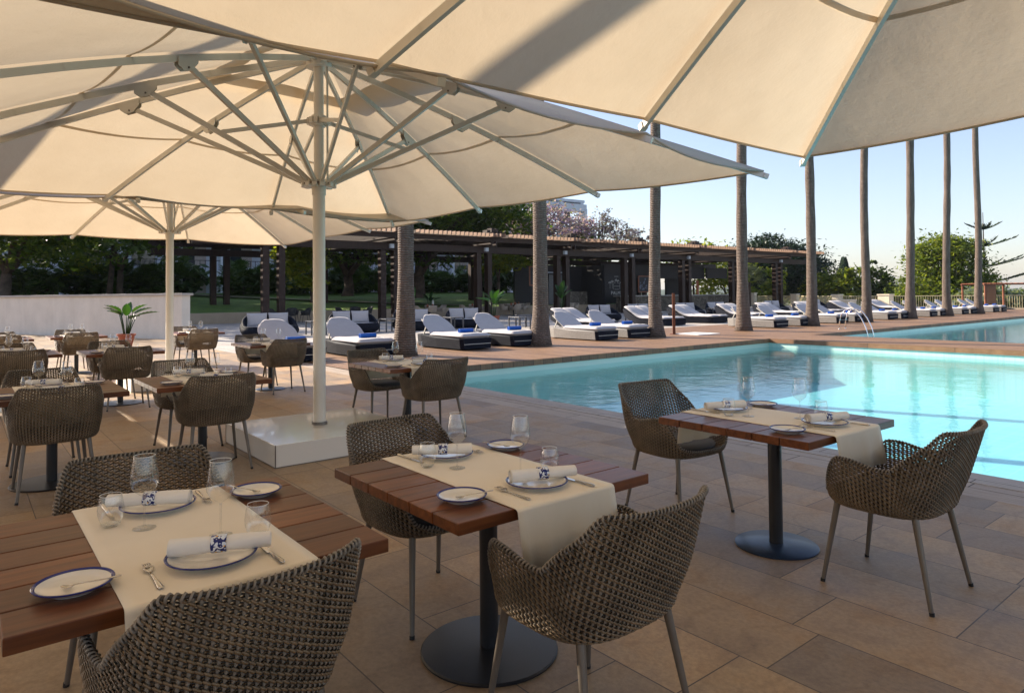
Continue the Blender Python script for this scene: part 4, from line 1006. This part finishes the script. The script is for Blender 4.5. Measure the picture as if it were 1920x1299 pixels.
def make_tumbler():
    root=empty('water_tumbler'); lathe_obj('bowl',[(0,.004),(.020,.0045),(.031,.016),(.0385,.040),(.0395,.056),(.036,.082),(.0318,.102)],M['glass'],40,root)
    m=MB(); m.lathe([(0,0),(.021,0),(.029,.010),(.020,.0042),(0,.0038)],40); m.build('base',M['glass'],root,True)
    m=MB(); m.tube([Vector((.0318*math.cos(a),.0318*math.sin(a),.102)) for a in [k*math.pi/16 for k in range(32)]],.0010,5,closed=True); m.build('lip',M['lip'],root,True)
    return root
tumb=Kind(make_tumbler())
def make_napkin():
    root=empty('rolled_napkin'); m=MB(); Lh=.135; nu,nv=28,30
    def fn(u,v):
        a=u*2*math.pi; x=(v*2-1)*Lh; k=abs(v*2-1); r=.0255*(1-.16*math.exp(-(x/.03)**2))*(1+.10*(1-v)-.05*v); r*=1+.03*math.sin(3*a+v*7)+.012*math.sin(11*a+20*v)
        return Vector((x,r*math.cos(a),r*.86*math.sin(a)+.024))
    m.grid(fn,nu,nv)
    for e,s in ((-Lh,-1),(Lh,1)):   # spiral of folded cloth at the ends
        pts=[]
        for k in range(70):
            a=k*.33; r=.002+.0225*k/70*(1.1 if s<0 else .95); pts.append((e+s*.0005-s*.004*(1-k/70),r*math.cos(a),r*.86*math.sin(a)+.024))
        m.tube(pts,.0016,4)
        m.add([(e-s*.006,0,.024)]+[(e-s*.004,.021*math.cos(q*.52),.018*math.sin(q*.52)+.024) for q in range(12)],[(0,1+q,1+(q+1)%12) for q in range(12)])
    m.build('cloth',M['napkin'],root,True)
    m=MB(); w=.021; r=.0255; m.lathe([(r*.93,-w),(r,-w),(r+.0022,-w+.002),(r+.0018,0),(r+.0022,w-.002),(r,w),(r*.93,w)],36)
    m.v=[(z-.004,y,x*.9+.0245) for x,y,z in m.v]; m.build('napkin_ring',M['ring'],root,True,50)
    return root
nap=Kind(make_napkin())
def make_fork():
    m=MB()
    def zz(x): return .003+.010*math.exp(-((x+.052)/.020)**2)*0+.008*sst(-.02,-.07,x)*(1-.5*sst(-.075,-.1,x))
    hs=[(-.030,.0030),(-.01,.0026),(.02,.0030),(.06,.0058),(.088,.0072),(.096,.0058),(.0985,.002)]
    pts=[]; 
    m.grid(lambda u,v:(lambda i:Vector((hs[i][0],(u-.5)*2*hs[i][1],zz(hs[i][0])+.0016*math.sin(u*math.pi))))(min(6,int(round(v*6)))),6,6)
    m.grid(lambda u,v:(lambda x:Vector((x,(u-.5)*2*(.003+.0095*sst(-.030,-.050,x)),zz(x)+.001-.003*math.sin(u*math.pi)*sst(-.035,-.05,x))))(-.030-.030*v),6,6)
    for k in range(4):
        y=(-1.5+k)*.0055; m.bar((-.058,y,zz(-.058)),(-.085,y,zz(-.085)),.0030,.002); m.bar((-.085,y,zz(-.085)),(-.100,y*.9,zz(-.10)),.0020,.002)
    o=m.build('dinner_fork',M['steel'],smooth=True); s=o.modifiers.new('s','SOLIDIFY'); s.thickness=.0016; return o
fork=Kind(make_fork())
def make_knife(Ln,nm):
    m=MB(); m.prism([(-Ln*.5,.002),(-Ln*.47,-.006),(-Ln*.35,-.0085),(0,-.008),(0,.006),(-Ln*.42,.006)],.0016,.0030)
    m.tube([(0,0,.0035),(.01,0,.004),(Ln*.25,0,.005),(Ln*.44,0,.0058),(Ln*.49,0,.0055),(Ln*.5,0,.005)],[.0038,.005,.0062,.0078,.006,.002],10,ell=(1.,.62)); return m.build(nm,M['steel'],smooth=True,ang=35)
knife=Kind(make_knife(.215,'dinner_knife'))
def make_spreader():
    m=MB(); m.grid(lambda u,v:(lambda i:Vector((hh[i][0],(u-.5)*2*hh[i][1],hh[i][2]-.003*math.sin(u*math.pi)*(1 if i<4 else -.4))))(int(round(v*8))),6,8) if False else None
    hh=[(-.07,.001,.016),(-.066,.008,.0135),(-.055,.0115,.0115),(-.044,.009,.0125),(-.036,.003,.016),(-.01,.0023,.019),(.03,.0030,.022),(.062,.0058,.0265),(.07,.002,.0265)]
    m.grid(lambda u,v:(lambda i:Vector((hh[i][0],(u-.5)*2*hh[i][1],hh[i][2]-.0022*math.sin(u*math.pi)*(1 if i<4 else -.4))))(int(round(v*8))),6,8)
    o=m.build('butter_knife',M['steel'],smooth=True); s=o.modifiers.new('s','SOLIDIFY'); s.thickness=.0015; return o
spread=Kind(make_spreader())
# place tables -------------------------------------------------------
TB=[ # x,y,kind,name for labels,detail,rot, chair offsets (near, far), chair turns, chair dy
 (-2.38,.56,'L','front left table',3,0,(.37,-.53),(.10,-.03),(.0,.02)),
 (-2.35,1.76,'L','front middle table',3,0,(.62,-.54),(.0,.05),(-.04,.03)),
 (-2.20,3.78,'S','poolside right table',3,-.02,(.67,-.79),(.0,-.10),(-.03,.12)),
 (-6.75,.60,'L','second row left table',2,0,(.30,-.66),(.0,.0),(-.01,.0)),
 (-6.75,1.76,'L','table beside the parasol base',2,0,(.36,-.74),(-.04,.03),(.0,.06)),
 (-6.65,3.88,'S','table near the pool corner',2,0,(.40,-.64),(-.04,.03),(.06,.0)),
 (-11.55,.62,'L','third row left table',1,0,(.42,-.62),(0,.03),(0,0)),
 (-11.15,1.80,'L','table before the potted plant',1,0,(.42,-.62),(-.03,.02),(0,0)),
 (-11.15,3.95,'S','table between parasol poles',1,0,(.40,-.64),(.03,.02),(.05,0)),
 (-16.1,.62,'L','far left corner table',1,0,(.42,-.64),(0,.03),(0,0)),
 (-16.3,1.85,'L','far table by the wall',1,0,(.42,-.64),(.04,.02),(0,0)),
 (-15.9,4.0,'S','far table behind second pole',1,0,(.42,-.64),(0,.02),(0,0)),
]
SIDE={1:'near',-1:'far'}
for (x,y,kd,nm,det,rot,co,ct,cd) in TB:
    (tabL if kd=='L' else tabS).put((x,y,0),rot,'square plank topped dining table, the '+nm,'table','square wooden dining tables')
    run0.put((x,y,TT),rot,'cream linen runner on the '+nm,'table runner','cream runners on the dining tables')
    zt=TT+.0045
    for sd in (1,-1):
        who=f"{SIDE[sd]} seat of the {nm}"
        o=co[0] if sd>0 else co[1]; th=(ct[0] if sd>0 else ct[1]); dy=cd[0] if sd>0 else cd[1]
        # chair local +Y faces the table
        chA.put((x+o,y+dy,0),(R(90) if sd>0 else R(-90))+th,f"woven cane armchair at the {who}",'armchair','woven armchairs round the dining tables')
        rg=random.Random(int(x*100)+sd*7+int(y*10))
        def at(lx,ly,z=zt,rot=rot):
            a,b=lx*sd,ly*sd; return (x+a*math.cos(rot)-b*math.sin(rot)+rg.uniform(-.006,.006),y+a*math.sin(rot)+b*math.cos(rot)+rg.uniform(-.006,.006),z)
        base=0 if sd>0 else math.pi; at_s=f"at the {who}"
        plate.put(at(.315,.0),rg.uniform(0,6),f"cream blue rimmed dinner plate {at_s}",'plate','dinner plates')
        p=at(.31,.035); nz=math.pi/2-R(22)+base+rg.uniform(-.1,.1)
        if sd<0: nz-=R(8)
        nap.put((p[0],p[1],zt+.0165),nz,f"rolled napkin in painted ring {at_s}",'napkin','rolled napkins')
        wine.put(at(.115,.085),0,f"empty stemmed wine glass {at_s}",'wine glass','wine glasses')
        tumb.put(at(.205,.165),0,f"empty stemless tumbler {at_s}",'tumbler','water tumblers')
        bp=at(.275,-.325,TT+.0005); bplate.put(bp,rg.uniform(0,6),f"small blue rimmed bread plate {at_s}",'bread plate','bread plates')
        if det>=2:
            spread.put((bp[0]+.03*sd,bp[1]+.035*sd,bp[2]+.0015),base+R(60 if sd>0 else 30)+.1,f"butter knife on bread plate {at_s}",'butter knife','butter knives')
            fork.put(at(.345,-.150),base+rg.uniform(-.05,.05),f"dinner fork {at_s}",'fork','dinner forks')
            knife.put(at(.375,.150),base+rg.uniform(-.05,.05),f"dinner knife {at_s}",'knife','dinner knives')
# ------------------------------------------------------------------ sun loungers
def make_lounger(tilt=38,wide=1.12,side='wicker_grey',front='wicker_navy'):
    """foot towards +x, head towards -x; origin under the middle of the foot edge"""
    root=empty('sun_lounger'); Lg=2.35; W=wide; m=MB()
    def z_top(x): return .30+.0*x
    poly=[]
    for k in range(7): a=math.pi/2*k/6; poly.append((-.10+.10*math.sin(a),-W/2+.10-.10*math.cos(a)))
    n=12
    def fn(u,v): # side skirt flaring outwards to the floor, tapering at the head
        return Vector((0,0,0))
    pl=[(-Lg,-W/2*.72),(-Lg*.85,-W/2*.92),(-Lg*.5,-W/2),(-.08,-W/2),(0,-W/2+.08),(0,W/2-.08),(-.08,W/2),(-Lg*.5,W/2),(-Lg*.85,W/2*.92),(-Lg,W/2*.72)]
    v0=[(a*1.0 if a>-.2 else a*1.0,b*.93,.03) for a,b in pl]; v1=[(a*1.0,b,.31+(.06 if a<-1.7 else 0)) for a,b in pl]; K=len(pl)
    m.add(v0+v1,[tuple(range(K-1,-1,-1)),tuple(range(K,2*K))]+[(i,(i+1)%K,K+(i+1)%K,K+i) for i in range(K)],0)
    m.m=[0]*len(m.m)
    fi=len(m.f)-K
    for i in range(K): m.m[fi+i]=1 if i in (3,4,5) else 0
    m.build('woven_base',[M[side],M[front]],root,bevel=.015)
    m=MB(); m.box((.006,0,.165),(.01,W*.82,.012)); m.build('trim_line',M['rib'],root)
    def cushion(L_,W_,th,rr):
        c=MB(); nu,nv=26,12
        def fn(u,v,top=1):
            x=(u-.5)*L_; y=(v-.5)*W_; ex=min(1,(.5-abs(u-.5))*L_/.06); ey=min(1,(.5-abs(v-.5))*W_/.06); e=math.sqrt(max(0,1-(1-ex)**2))*math.sqrt(max(0,1-(1-ey)**2))
            r=math.sqrt(max(.05,1-rr*max(0,(u-.35)/.65)**2.4))
            return Vector((x,y*r,top*th/2*e+(.006*math.sin(u*31)*math.sin(v*9)*e if top>0 else 0)))
        c.grid(lambda u,v:fn(u,v,1),nu,nv); c.grid(lambda u,v:fn(u,v,-1),nu,nv,flip=True); return c
    c=cushion(1.52,W-.10,.14,0); c.v=[(x-.80,y,z+.375) for x,y,z in c.v]; c.build('seat_cushion',M['cushion'],root,True)
    c=cushion(.92,W-.16,.13,.93); t=R(tilt); c.v=[(-1.50-(x+.46)*math.cos(t)-z*math.sin(t)*-1*-1,y,.37+(x+.46)*math.sin(t)+z*math.cos(t)) for x,y,z in c.v]; c.build('back_cushion',M['cushion'],root,True)
    m=MB(); x0,z0=-1.52,.335; x1=-1.50-.86*math.cos(t)+.05; z1=.33+.86*math.sin(t)
    for s in (-1,1): m.bar((x0,s*(W/2-.16),z0),(x1-.05,s*(W/2-.22),z1-.03),.03,.03); m.bar((x1+.15,s*(W/2-.25),z1-.2),(-2.15,s*(W/2-.25),.36),.03,.03)
    m.bar((x1,-W/2+.2,z1-.05),(x1,W/2-.2,z1-.05),.03,.03); m.build('back_frame',M['rib'],root)
    return root
lngD=Kind(make_lounger(35,1.12,'wicker_navy','wicker_navy')); M['wicker_mid']=plain('sunlit_side_wicker',(.23,.215,.20),.65,0,.35,50,.8)  # paler long sides: sun on the dark wicker put into the colour
lngG=Kind(make_lounger(33,1.12,'wicker_mid','wicker_navy'))
def make_towel():
    m=MB(); Lh=.22
    m.grid(lambda u,v:Vector((.062*(1+.05*math.sin(5*u*6.28+v*4)*.5)*math.cos(u*6.283),(v*2-1)*Lh,.058+.058*math.sin(u*6.283))),18,12)
    for s in (-1,1):
        m.add([(0,s*Lh,.058)]+[(.061*math.cos(k*.3491),s*Lh,.058+.057*math.sin(k*.3491)) for k in range(18)],[(0,1+k,1+(k+1)%18) for k in range(18)])
        m.tube([((.004+.05*k/40)*math.cos(k*.45),s*(Lh+.002),.058+(.004+.05*k/40)*math.sin(k*.45)) for k in range(40)],.003,4)
    return m.build('rolled_towel',M['towel'],smooth=True,ang=60)
tow=Kind(make_towel())
LG=[(5.5,'behind the middle parasol pole'),(7.35,'immediately left of the nearest palm'),(10.35,'just right of the nearest palm'),(12.1,'left of the second palm'),
 (15.5,'just right of the second palm'),(17.05,'left of the third palm'),(26.0,'just right of the fourth palm'),(28.1,'left of the middle palm'),
 (31.4,'just right of the middle palm'),(33.2,'behind the near pool ladder'),(36.9,'just right of the ladder palm'),(38.5,'left of the seventh palm'),
 (42.3,'right of the seventh palm'),(43.9,'before palm crossing the bushy tree'),(47.3,'before the farthest palm on its left'),(48.9,'at the farthest palm, right one'),(53.0,'second last before the cabana'),(54.6,'farthest one beside the cabana')]
for i,(y,l) in enumerate(LG):
    k=lngD if i<4 else lngG
    k.put((-15.0,y+.58,.012),R(-2+(i*7%5)),('dark' if i<4 else 'grey sided')+' sun lounger '+l,'sun lounger','sun loungers in pairs on the pool deck')
    tow.put((-15.62,y+.62,.455),R(-4+(i*5%7)),'rolled blue towel on lounger '+l,'towel','rolled blue towels on loungers')
# ------------------------------------------------------------------ double daybeds, second row
def make_daybed():
    root=empty('double_daybed'); m=MB(); W=1.75; Lg=2.9
    # boat shaped wicker hull rising to the head
    def fn(u,v):
        x=-Lg*u; hw=W/2*(1-.35*u**3)*(1-.25*max(0,(.08-u)/.08)); top=.30+.42*sst(.45,.98,u)
        a=v*math.pi
        y=-hw*math.cos(a)*(1 if True else 1); z=top*(1-abs(math.sin(a))**.5)+.03*abs(math.sin(a))
        return Vector((x,y*(.93 if z<.1 else 1),z))
    K=24; pts_t=[];pts_b=[]
    for u in [i/20 for i in range(21)]:
        hw=W/2*(1-.45*u**4)*(1-.12*max(0,(.06-u)/.06)); top=.29+.46*sst(.42,1.,u); bot=.03+.30*sst(.6,1.,u); pts_t.append((-Lg*u,hw,top)); pts_b.append((-Lg*u*.97,hw*.9,bot))
    vs=[]; 
    for (a,b) in zip(pts_t,pts_b): vs+=[(a[0],-a[1],a[2]),(b[0],-b[1],b[2]),(b[0],b[1],b[2]),(a[0],a[1],a[2])]
    fs=[]
    for i in range(20):
        for c in range(4): d=(c+1)%4; fs.append((i*4+c,i*4+d,i*4+4+d,i*4+4+c))
    fs+=[(0,3,2,1),(80,81,82,83)]; m.add(vs,fs); m.build('wicker_hull',M['wicker_navy'],root,True,40)
    for s in (-1,1):
        c=MB(); nu,nv=26,10
        def top(u):
            x=-.06-u*2.62; z=.34 if u<.5 else .34+.50*sst(.5,1.,u)**1.0
            return x,z
        def fn(u,v,t=1):
            x,z=top(u); e=min(1,(.5-abs(v-.5))*.8/.07)*1.; e=math.sqrt(max(0,1-(1-e)**2)); eu=min(1,min(u,1-u)*2.6/.08); eu=math.sqrt(max(0,1-(1-eu)**2))
            hw=(W/2-.09)*(1-.20*max(0,(u-.8)/.2)**2); y=s*(.02+(hw-.02)*v)
            return Vector((x,y,z+(.065*e*eu if t>0 else -.05*e*eu)+.004*math.sin(u*50)))
        c.grid(fn,nu,nv); c.grid(lambda u,v:fn(u,v,-1),nu,nv,flip=True); c.build('mattress',M['cushion'],root,True)
    return root
day=Kind(make_daybed())
for i,(y,l) in enumerate(((21.0,'behind the second palm'),(25.6,'behind the third palm and rusty panel'),(29.2,'left of the fourth palm'),(33.2,'right of the fourth palm'),(37.2,'left of the middle palm'),(41.5,'right of the middle palm'),(46.2,'behind the pool ladder'),(51.5,'before the wide fence pillar'))):
    day.put((-19.7,y,0),R(3*(-1)**i),'navy double daybed with pale mattress, '+l,'daybed','double daybeds in the second row')
# ------------------------------------------------------------------ round wicker sofas
def make_sofa():
    root=empty('wicker_sofa'); m=MB(); W=1.0; D=.62
    def rimh(a): # a=0 at front, pi at back
        return .36+.44*sst(.30,1.0,(1-math.cos(a))/2)
    n=48
    def out(u,v):
        a=u*2*math.pi; h=rimh(a); bulge=1+.10*math.sin(v*math.pi); r=(abs(math.cos(a))**2.4+abs(math.sin(a))**2.4)**(-1/2.4); lean=.14*max(0,-math.cos(a))*v
        return Vector((D*r*math.cos(a)*(.84+.16*v**.5)*bulge-lean,W*r*math.sin(a)*(.84+.16*v**.5)*bulge,.02+(h-.02)*v))
    m.grid(out,n,10)
    def inn(u,v):
        p=out(u,1-v*.999 if v<1 else 0.); q=out(u,1); k=v; t=.20+.0*k
        h=rimh(u*2*math.pi); z=h-(h-.30)*k; f=1-.14-.06*k; return Vector((q.x*f-(.0),q.y*f,z))
    m.grid(inn,n,6,flip=True)
    a_=[out(i/n,1) for i in range(n)]; b_=[inn(i/n,0) for i in range(n)]
    m.tube([(p+q)/2+Vector((0,0,.0)) for p,q in zip(a_,b_)],.062,8,closed=True); m.build('wicker_shell',M['wicker_navy'],root,True)
    m=MB(); m.lathe([(0,.0),(.93,0),(1,.03),(1,.09),(.93,.13),(0,.14)],40); m.v=[(x*D*.93,y*W*.93,z+.28) for x,y,z in m.v]; m.build('seat_cushion',M['cushion'],root,True,60)
    for s in (-1,1):
        c=MB(); nu=14
        def fn(u,v,t=1):
            x=(u-.5)*.74; z=(v-.5)*.50; e=max(0,(1-(2*u-1)**2)*(1-(2*v-1)**2))**.4; px=1-.07*(1-abs(2*v-1))*0; return Vector((t*.085*e,x*(1-.06*math.sin(v*math.pi)),z*(1-.06*math.sin(u*math.pi))))
        c.grid(fn,nu,nu); c.grid(lambda u,v:fn(u,v,-1),nu,nu,flip=True); t=-.22
        c.v=[(x*math.cos(t)+z*math.sin(t)-.36,y+s*.39,-x*math.sin(t)+z*math.cos(t)+.655) for x,y,z in c.v]; c.build('pillow',M['cushion'],root,True)
    return root
sofa=Kind(make_sofa())
for i,(y,l) in enumerate(((9.05,'leftmost, left of the middle parasol pole'),(12.45,'right of the middle parasol pole'),(15.35,'partly hidden by the nearest palm'),(18.1,'left of the potted banana plant'),(27.1,'left of the bar sign'),(30.3,'under the bar sign'),(34.7,'right of the third palm'),(37.9,'left of the fourth palm'),(44.6,'by the pergola end post'),(50.5,'farthest, behind the middle palm'))):
    sofa.put((-25.6,y,0),R(-8),'navy wicker sofa with two pale pillows, '+l,'sofa','round wicker sofas in front of the pergola')
# side tables
def make_side(w,d,h):
    root=empty('side_table'); m=MB(); m.box((0,0,h-.02),(w,d,.04)); m.build('table_top',M['table_grey'],root,bevel=.004)
    for sx in (-1,1):
        for sy in (-1,1): m=MB(); m.box((sx*(w/2-.03),sy*(d/2-.03),(h-.04)/2),(.05,.05,h-.04)); m.build('leg',M['table_grey'],root)
    return root
sd=Kind(make_side(.5,.5,.42)); st=Kind(make_side(.9,.62,.55))
for x,y,l in ((-16.6,6.05,'between the first two dark loungers'),(-16.5,11.75,'between the loungers right of the nearest palm'),(-16.6,16.9,'between the pale sided loungers'),(-16.6,27.9,'between loungers right of the fourth palm'),(-16.6,33.1,'between loungers near the ladder'),(-16.6,38.4,'between loungers right of the ladder'),(-16.6,43.6,'between loungers before the bushy tree')):
    sd.put((x,y,.012),0,'small square grey side table '+l,'side table','small side tables')
for x,y,l in ((-25.6,10.85,'between the two left sofas'),(-25.4,13.95,'left of the nearest palm'),(-24.8,16.75,'in front of the centre sofa'),(-22.6,18.7,'left of the second palm, nearer one'),(-24.2,20.4,'left of the second palm, farther one'),(-25.0,28.9,'between the sofas under the bar sign'),(-22.2,27.6,'beside the daybed at the third palm'),(-25.0,36.4,'between sofas right of the steel panel')):
    st.put((x,y,0),R(-8),'grey metal lounge table '+l,'side table','grey lounge tables')
# ------------------------------------------------------------------ dining sets under the pergola
def make_tub(mat):
    root=empty('wicker_tub_chair'); m=MB()
    def fn(u,v):
        a=R(-125+250*u); h=.44+(.40 if abs(a)<.9 else .40-.17*min(1,(abs(a)-.9)/.5))*v; r=.27+.05*v; return Vector((r*math.sin(a)*1.05,-r*math.cos(a)-.06*v*max(0,math.cos(a)),h))
    m.grid(fn,22,6); m.lathe([(0,0),(.27,0),(.28,.02),(.27,.04),(0,.04)],20,(0,0,.42)); o=m.build('woven_shell',mat,root,True,60); s=o.modifiers.new('s','SOLIDIFY'); s.thickness=.03
    for sx in (-1,1):
        for sy in (-1,1): m=MB(); m.tube([(sx*.2,sy*.18,.43),(sx*.25,sy*.25,0)],.014,6); m.build('leg',mat,root)
    return root
tub=Kind(make_tub(M['tan_wicker'])); tubB=Kind(make_tub(M['black_wicker']))
def make_cafe():
    root=empty('cafe_table'); m=MB(); m.box((0,0,.74),(1.1,.8,.04)); m.build('tabletop',M['dark_wood'],root)
    m=MB(); m.tube([(0,0,.02),(0,0,.72)],.04,10); m.build('column',M['black'],root); m=MB(); m.lathe([(0,0),(.3,0),(.3,.015),(0,.02)],24); m.build('base_plate',M['black'],root); return root
cafe=Kind(make_cafe())
def make_jar(h,r,mat):
    m=MB(); m.lathe([(0,0),(r,0),(r,h*.8),(r*.6,h*.9),(r*.6,h),(0,h)],12); return m.build('condiment_pot',mat,smooth=True,ang=40)
jar=Kind(make_jar(.17,.06,M['jar'])); cyl=Kind(make_jar(.42,.07,M['rib']))
sets=[(-.75,2.2,'B','far left under the pergola'),(-.15,2.6,'B','left of the parasol pole'),(.62,2.4,'T','behind the second sofa'),(1.15,2.5,'T','behind the nearest palm'),(1.62,2.3,'T','just left of the second palm'),(1.9,4.4,'T','deep under the pergola'),(2.32,2.0,'T','right of the second palm')]
for i,(k,b,c,l) in enumerate(sets):
    p=pg(k,b); cafe.put(p,PRZ,'dark pergola dining table '+l,'table','dining tables under the pergola')
    for j,(dx,dy,a) in enumerate(((-.85,0,-90),(.85,0,90),(-.3,-.75,0),(.4,.75,180))):
        q=pg(k+dx/BAY,b+dy); (tubB if c=='B' else tub).put(q,PRZ+R(a+(i*13+j*7)%17-8),('black' if c=='B' else 'tan')+f" tub chair at the {['left end','right end','front','back'][j]} of the table {l}",'chair','tub chairs under the pergola')
    if c=='T':
        for j in (0,1): jar.put(pg(k+(-.2+.4*j)/BAY,b,.76),0,f"{'left' if j==0 else 'right'} red brown pot on the table {l}",'pot','condiment pots')
cyl.put(pg(.66,2.5,.76),0,'tall pale cylinder vase on the table behind the sofa','vase')
# ------------------------------------------------------------------ potted plants
def banana(mb,rg,n,h,stemb=None,spread=.5):
    for k in range(n):
        az=k*2.4+rg.uniform(-.3,.3); ln=h*rg.uniform(.75,1.05); out=spread*rg.uniform(.5,1.15)*(.35 if k<2 else 1)
        d=Vector((math.cos(az),math.sin(az),0)); base=Vector((math.cos(az)*.06,math.sin(az)*.06,0))
        j=base+d*out*.35+Vector((0,0,ln*.58)); tip=base+d*out*(1.35)+Vector((0,0,ln*(1.0-.22*out/spread)))
        stemb.tube([base,base.lerp(j,.5)+Vector((0,0,.03)),j],[.016,.013,.009],6)
        ax=(tip-j); Ll=ax.length; sd=ax.cross(Vector((0,0,1))); sd.normalize(); up=sd.cross(ax).normalized(); w=.11*h
        def fn(u,v):
            t=v; ww=w*math.sin(math.pi*min(1,.06+t*.94))**.75*(1-.15*t); y=(u*2-1); p=j+ax*t+up*(-.12*Ll*t*t)+sd*ww*y+up*(abs(y)*ww*.45); return p+up*.01*math.sin(v*40)*abs(y)
        mb.grid(fn,6,12)
def make_banana(n,h,pr,ph_,seed,spread=.45):
    rg=random.Random(seed); root=empty('potted_banana_plant')
    m=MB(); m.lathe([(0,0),(pr*.62,0),(pr*.95,ph_*.86),(pr*1.04,ph_*.86),(pr*1.07,ph_),(pr*.94,ph_),(pr*.90,ph_*.88),(0,ph_*.88)],28); m.build('pot',M['terracotta'],root,True,40)
    lf=MB(); s=MB(); banana(lf,rg,n,h,s,spread); s.v=[(x,y,z+ph_*.85) for x,y,z in s.v]; lf.v=[(x,y,z+ph_*.85) for x,y,z in lf.v]
    s.build('stems',M['leaf_banana'],root,True); lf.build('leaves',M['leaf_banana'],root,True); return root
b1=make_banana(12,1.18,.25,.40,3,.56); p=cw((237-960)/1280*21.2,21.2); b1.location=p; tag(b1,'banana plant in a terracotta pot before the cream wall','potted plant')
b2=make_banana(9,1.5,.28,.5,5,.6); b2.location=cw((925-960)/1280*32.5,32.5); tag(b2,'banana plant in terracotta pot right of the centre sofa','potted plant')
b3=make_banana(7,1.5,.28,.5,6,.55); b3.location=pg(.88,5.5); tag(b3,'large leafy plant behind the centre sofa, left of the pergola post','potted plant')
b4=make_banana(7,1.9,.28,.5,8,.5); b4.location=cw((1052-960)/1280*39,39); tag(b4,'tall leafy plant just right of the second palm','potted plant')
b5=make_banana(3,1.9,.28,.5,9,.6); b5.location=cw((772-960)/1280*37,37); tag(b5,'plant with one drooping sunlit leaf right of the nearest palm','potted plant')
g=empty('grass_tuft',cw((280-960)/1280*29,29,1.15)); m=MB(); rg=random.Random(2)
for _ in range(90):
    a=rg.uniform(0,6.28); r=rg.uniform(0,.35); q=Vector((math.cos(a)*r,math.sin(a)*r,0)); m.add([q-Vector((.015,0,0)),q+Vector((.015,0,0)),q*1.6+Vector((0,0,rg.uniform(.3,.6)))],[(0,1,2)])
m.build('blades',M['leaf_bright'],g); tag(g,'small bright grass tuft above the cream wall','plant')
# ------------------------------------------------------------------ light, sky, camera
EL=R(26); az=(-.934,-.358); nrm=math.hypot(*az); sx,sy=az[0]/nrm,az[1]/nrm
sunv=Vector((sx*math.cos(EL),sy*math.cos(EL),math.sin(EL)))
ld=bpy.data.lights.new('sun','SUN'); ld.energy=4.3; ld.angle=R(.5); ld.color=(1.,.88,.72); lo=bpy.data.objects.new('sun',ld); COL.objects.link(lo); lo.rotation_euler=sunv.to_track_quat('Z','Y').to_euler()
w=bpy.data.worlds.new('World'); scene.world=w; w.use_nodes=True; nt=w.node_tree; bg=nt.nodes['Background']
sk=nt.nodes.new('ShaderNodeTexSky'); sk.sky_type='NISHITA'; sk.sun_disc=False; sk.sun_elevation=EL; sk.sun_rotation=math.atan2(sx,sy); sk.air_density=1.0; sk.dust_density=1.0; sk.ozone_density=2.5
tn=nt.nodes.new('ShaderNodeMix'); tn.data_type='RGBA'; tn.blend_type='MULTIPLY'; tn.inputs[0].default_value=1; tn.inputs[7].default_value=(1.04,.955,1.0,1); nt.links.new(sk.outputs[0],tn.inputs[6]); hs=nt.nodes.new('ShaderNodeHueSaturation'); hs.inputs['Saturation'].default_value=.85; nt.links.new(tn.outputs[2],hs.inputs['Color']); nt.links.new(hs.outputs[0],bg.inputs[0]); bg.inputs[1].default_value=.09
pitch,roll=R(1.40),R(.55)
F=Vector((0,math.cos(pitch),math.sin(pitch))); U0=Vector((0,-math.sin(pitch),math.cos(pitch))); R0=Vector((1,0,0))
Rt=R0*math.cos(roll)-U0*math.sin(roll); Up=R0*math.sin(roll)+U0*math.cos(roll)
G=Matrix(((CA,-SA,0),(SA,CA,0),(0,0,1)))
rt,up,bk=G@Rt,G@Up,-(G@F)
cam=bpy.data.cameras.new('camera'); cam.lens=24.0; cam.sensor_width=36; cam.shift_y=-(649.5-521)/1920; cam.clip_end=9000; cam.clip_start=.05
co=bpy.data.objects.new('camera',cam); COL.objects.link(co)
mt=Matrix((rt,up,bk)).transposed().to_4x4(); mt.translation=Vector((0,0,1.5)); co.matrix_world=mt; scene.camera=co
scene.view_settings.view_transform='Standard'; scene.view_settings.look='None'; scene.view_settings.exposure=1.46; scene.view_settings.gamma=1
scene.cycles.use_denoising=True
scene.cycles.max_bounces=10; scene.cycles.transparent_max_bounces=32; scene.cycles.diffuse_bounces=4; scene.cycles.caustics_reflective=False; scene.cycles.caustics_refractive=False
scene.cycles.sample_clamp_indirect=6; scene.cycles.volume_bounces=0; scene.cycles.volume_max_steps=64
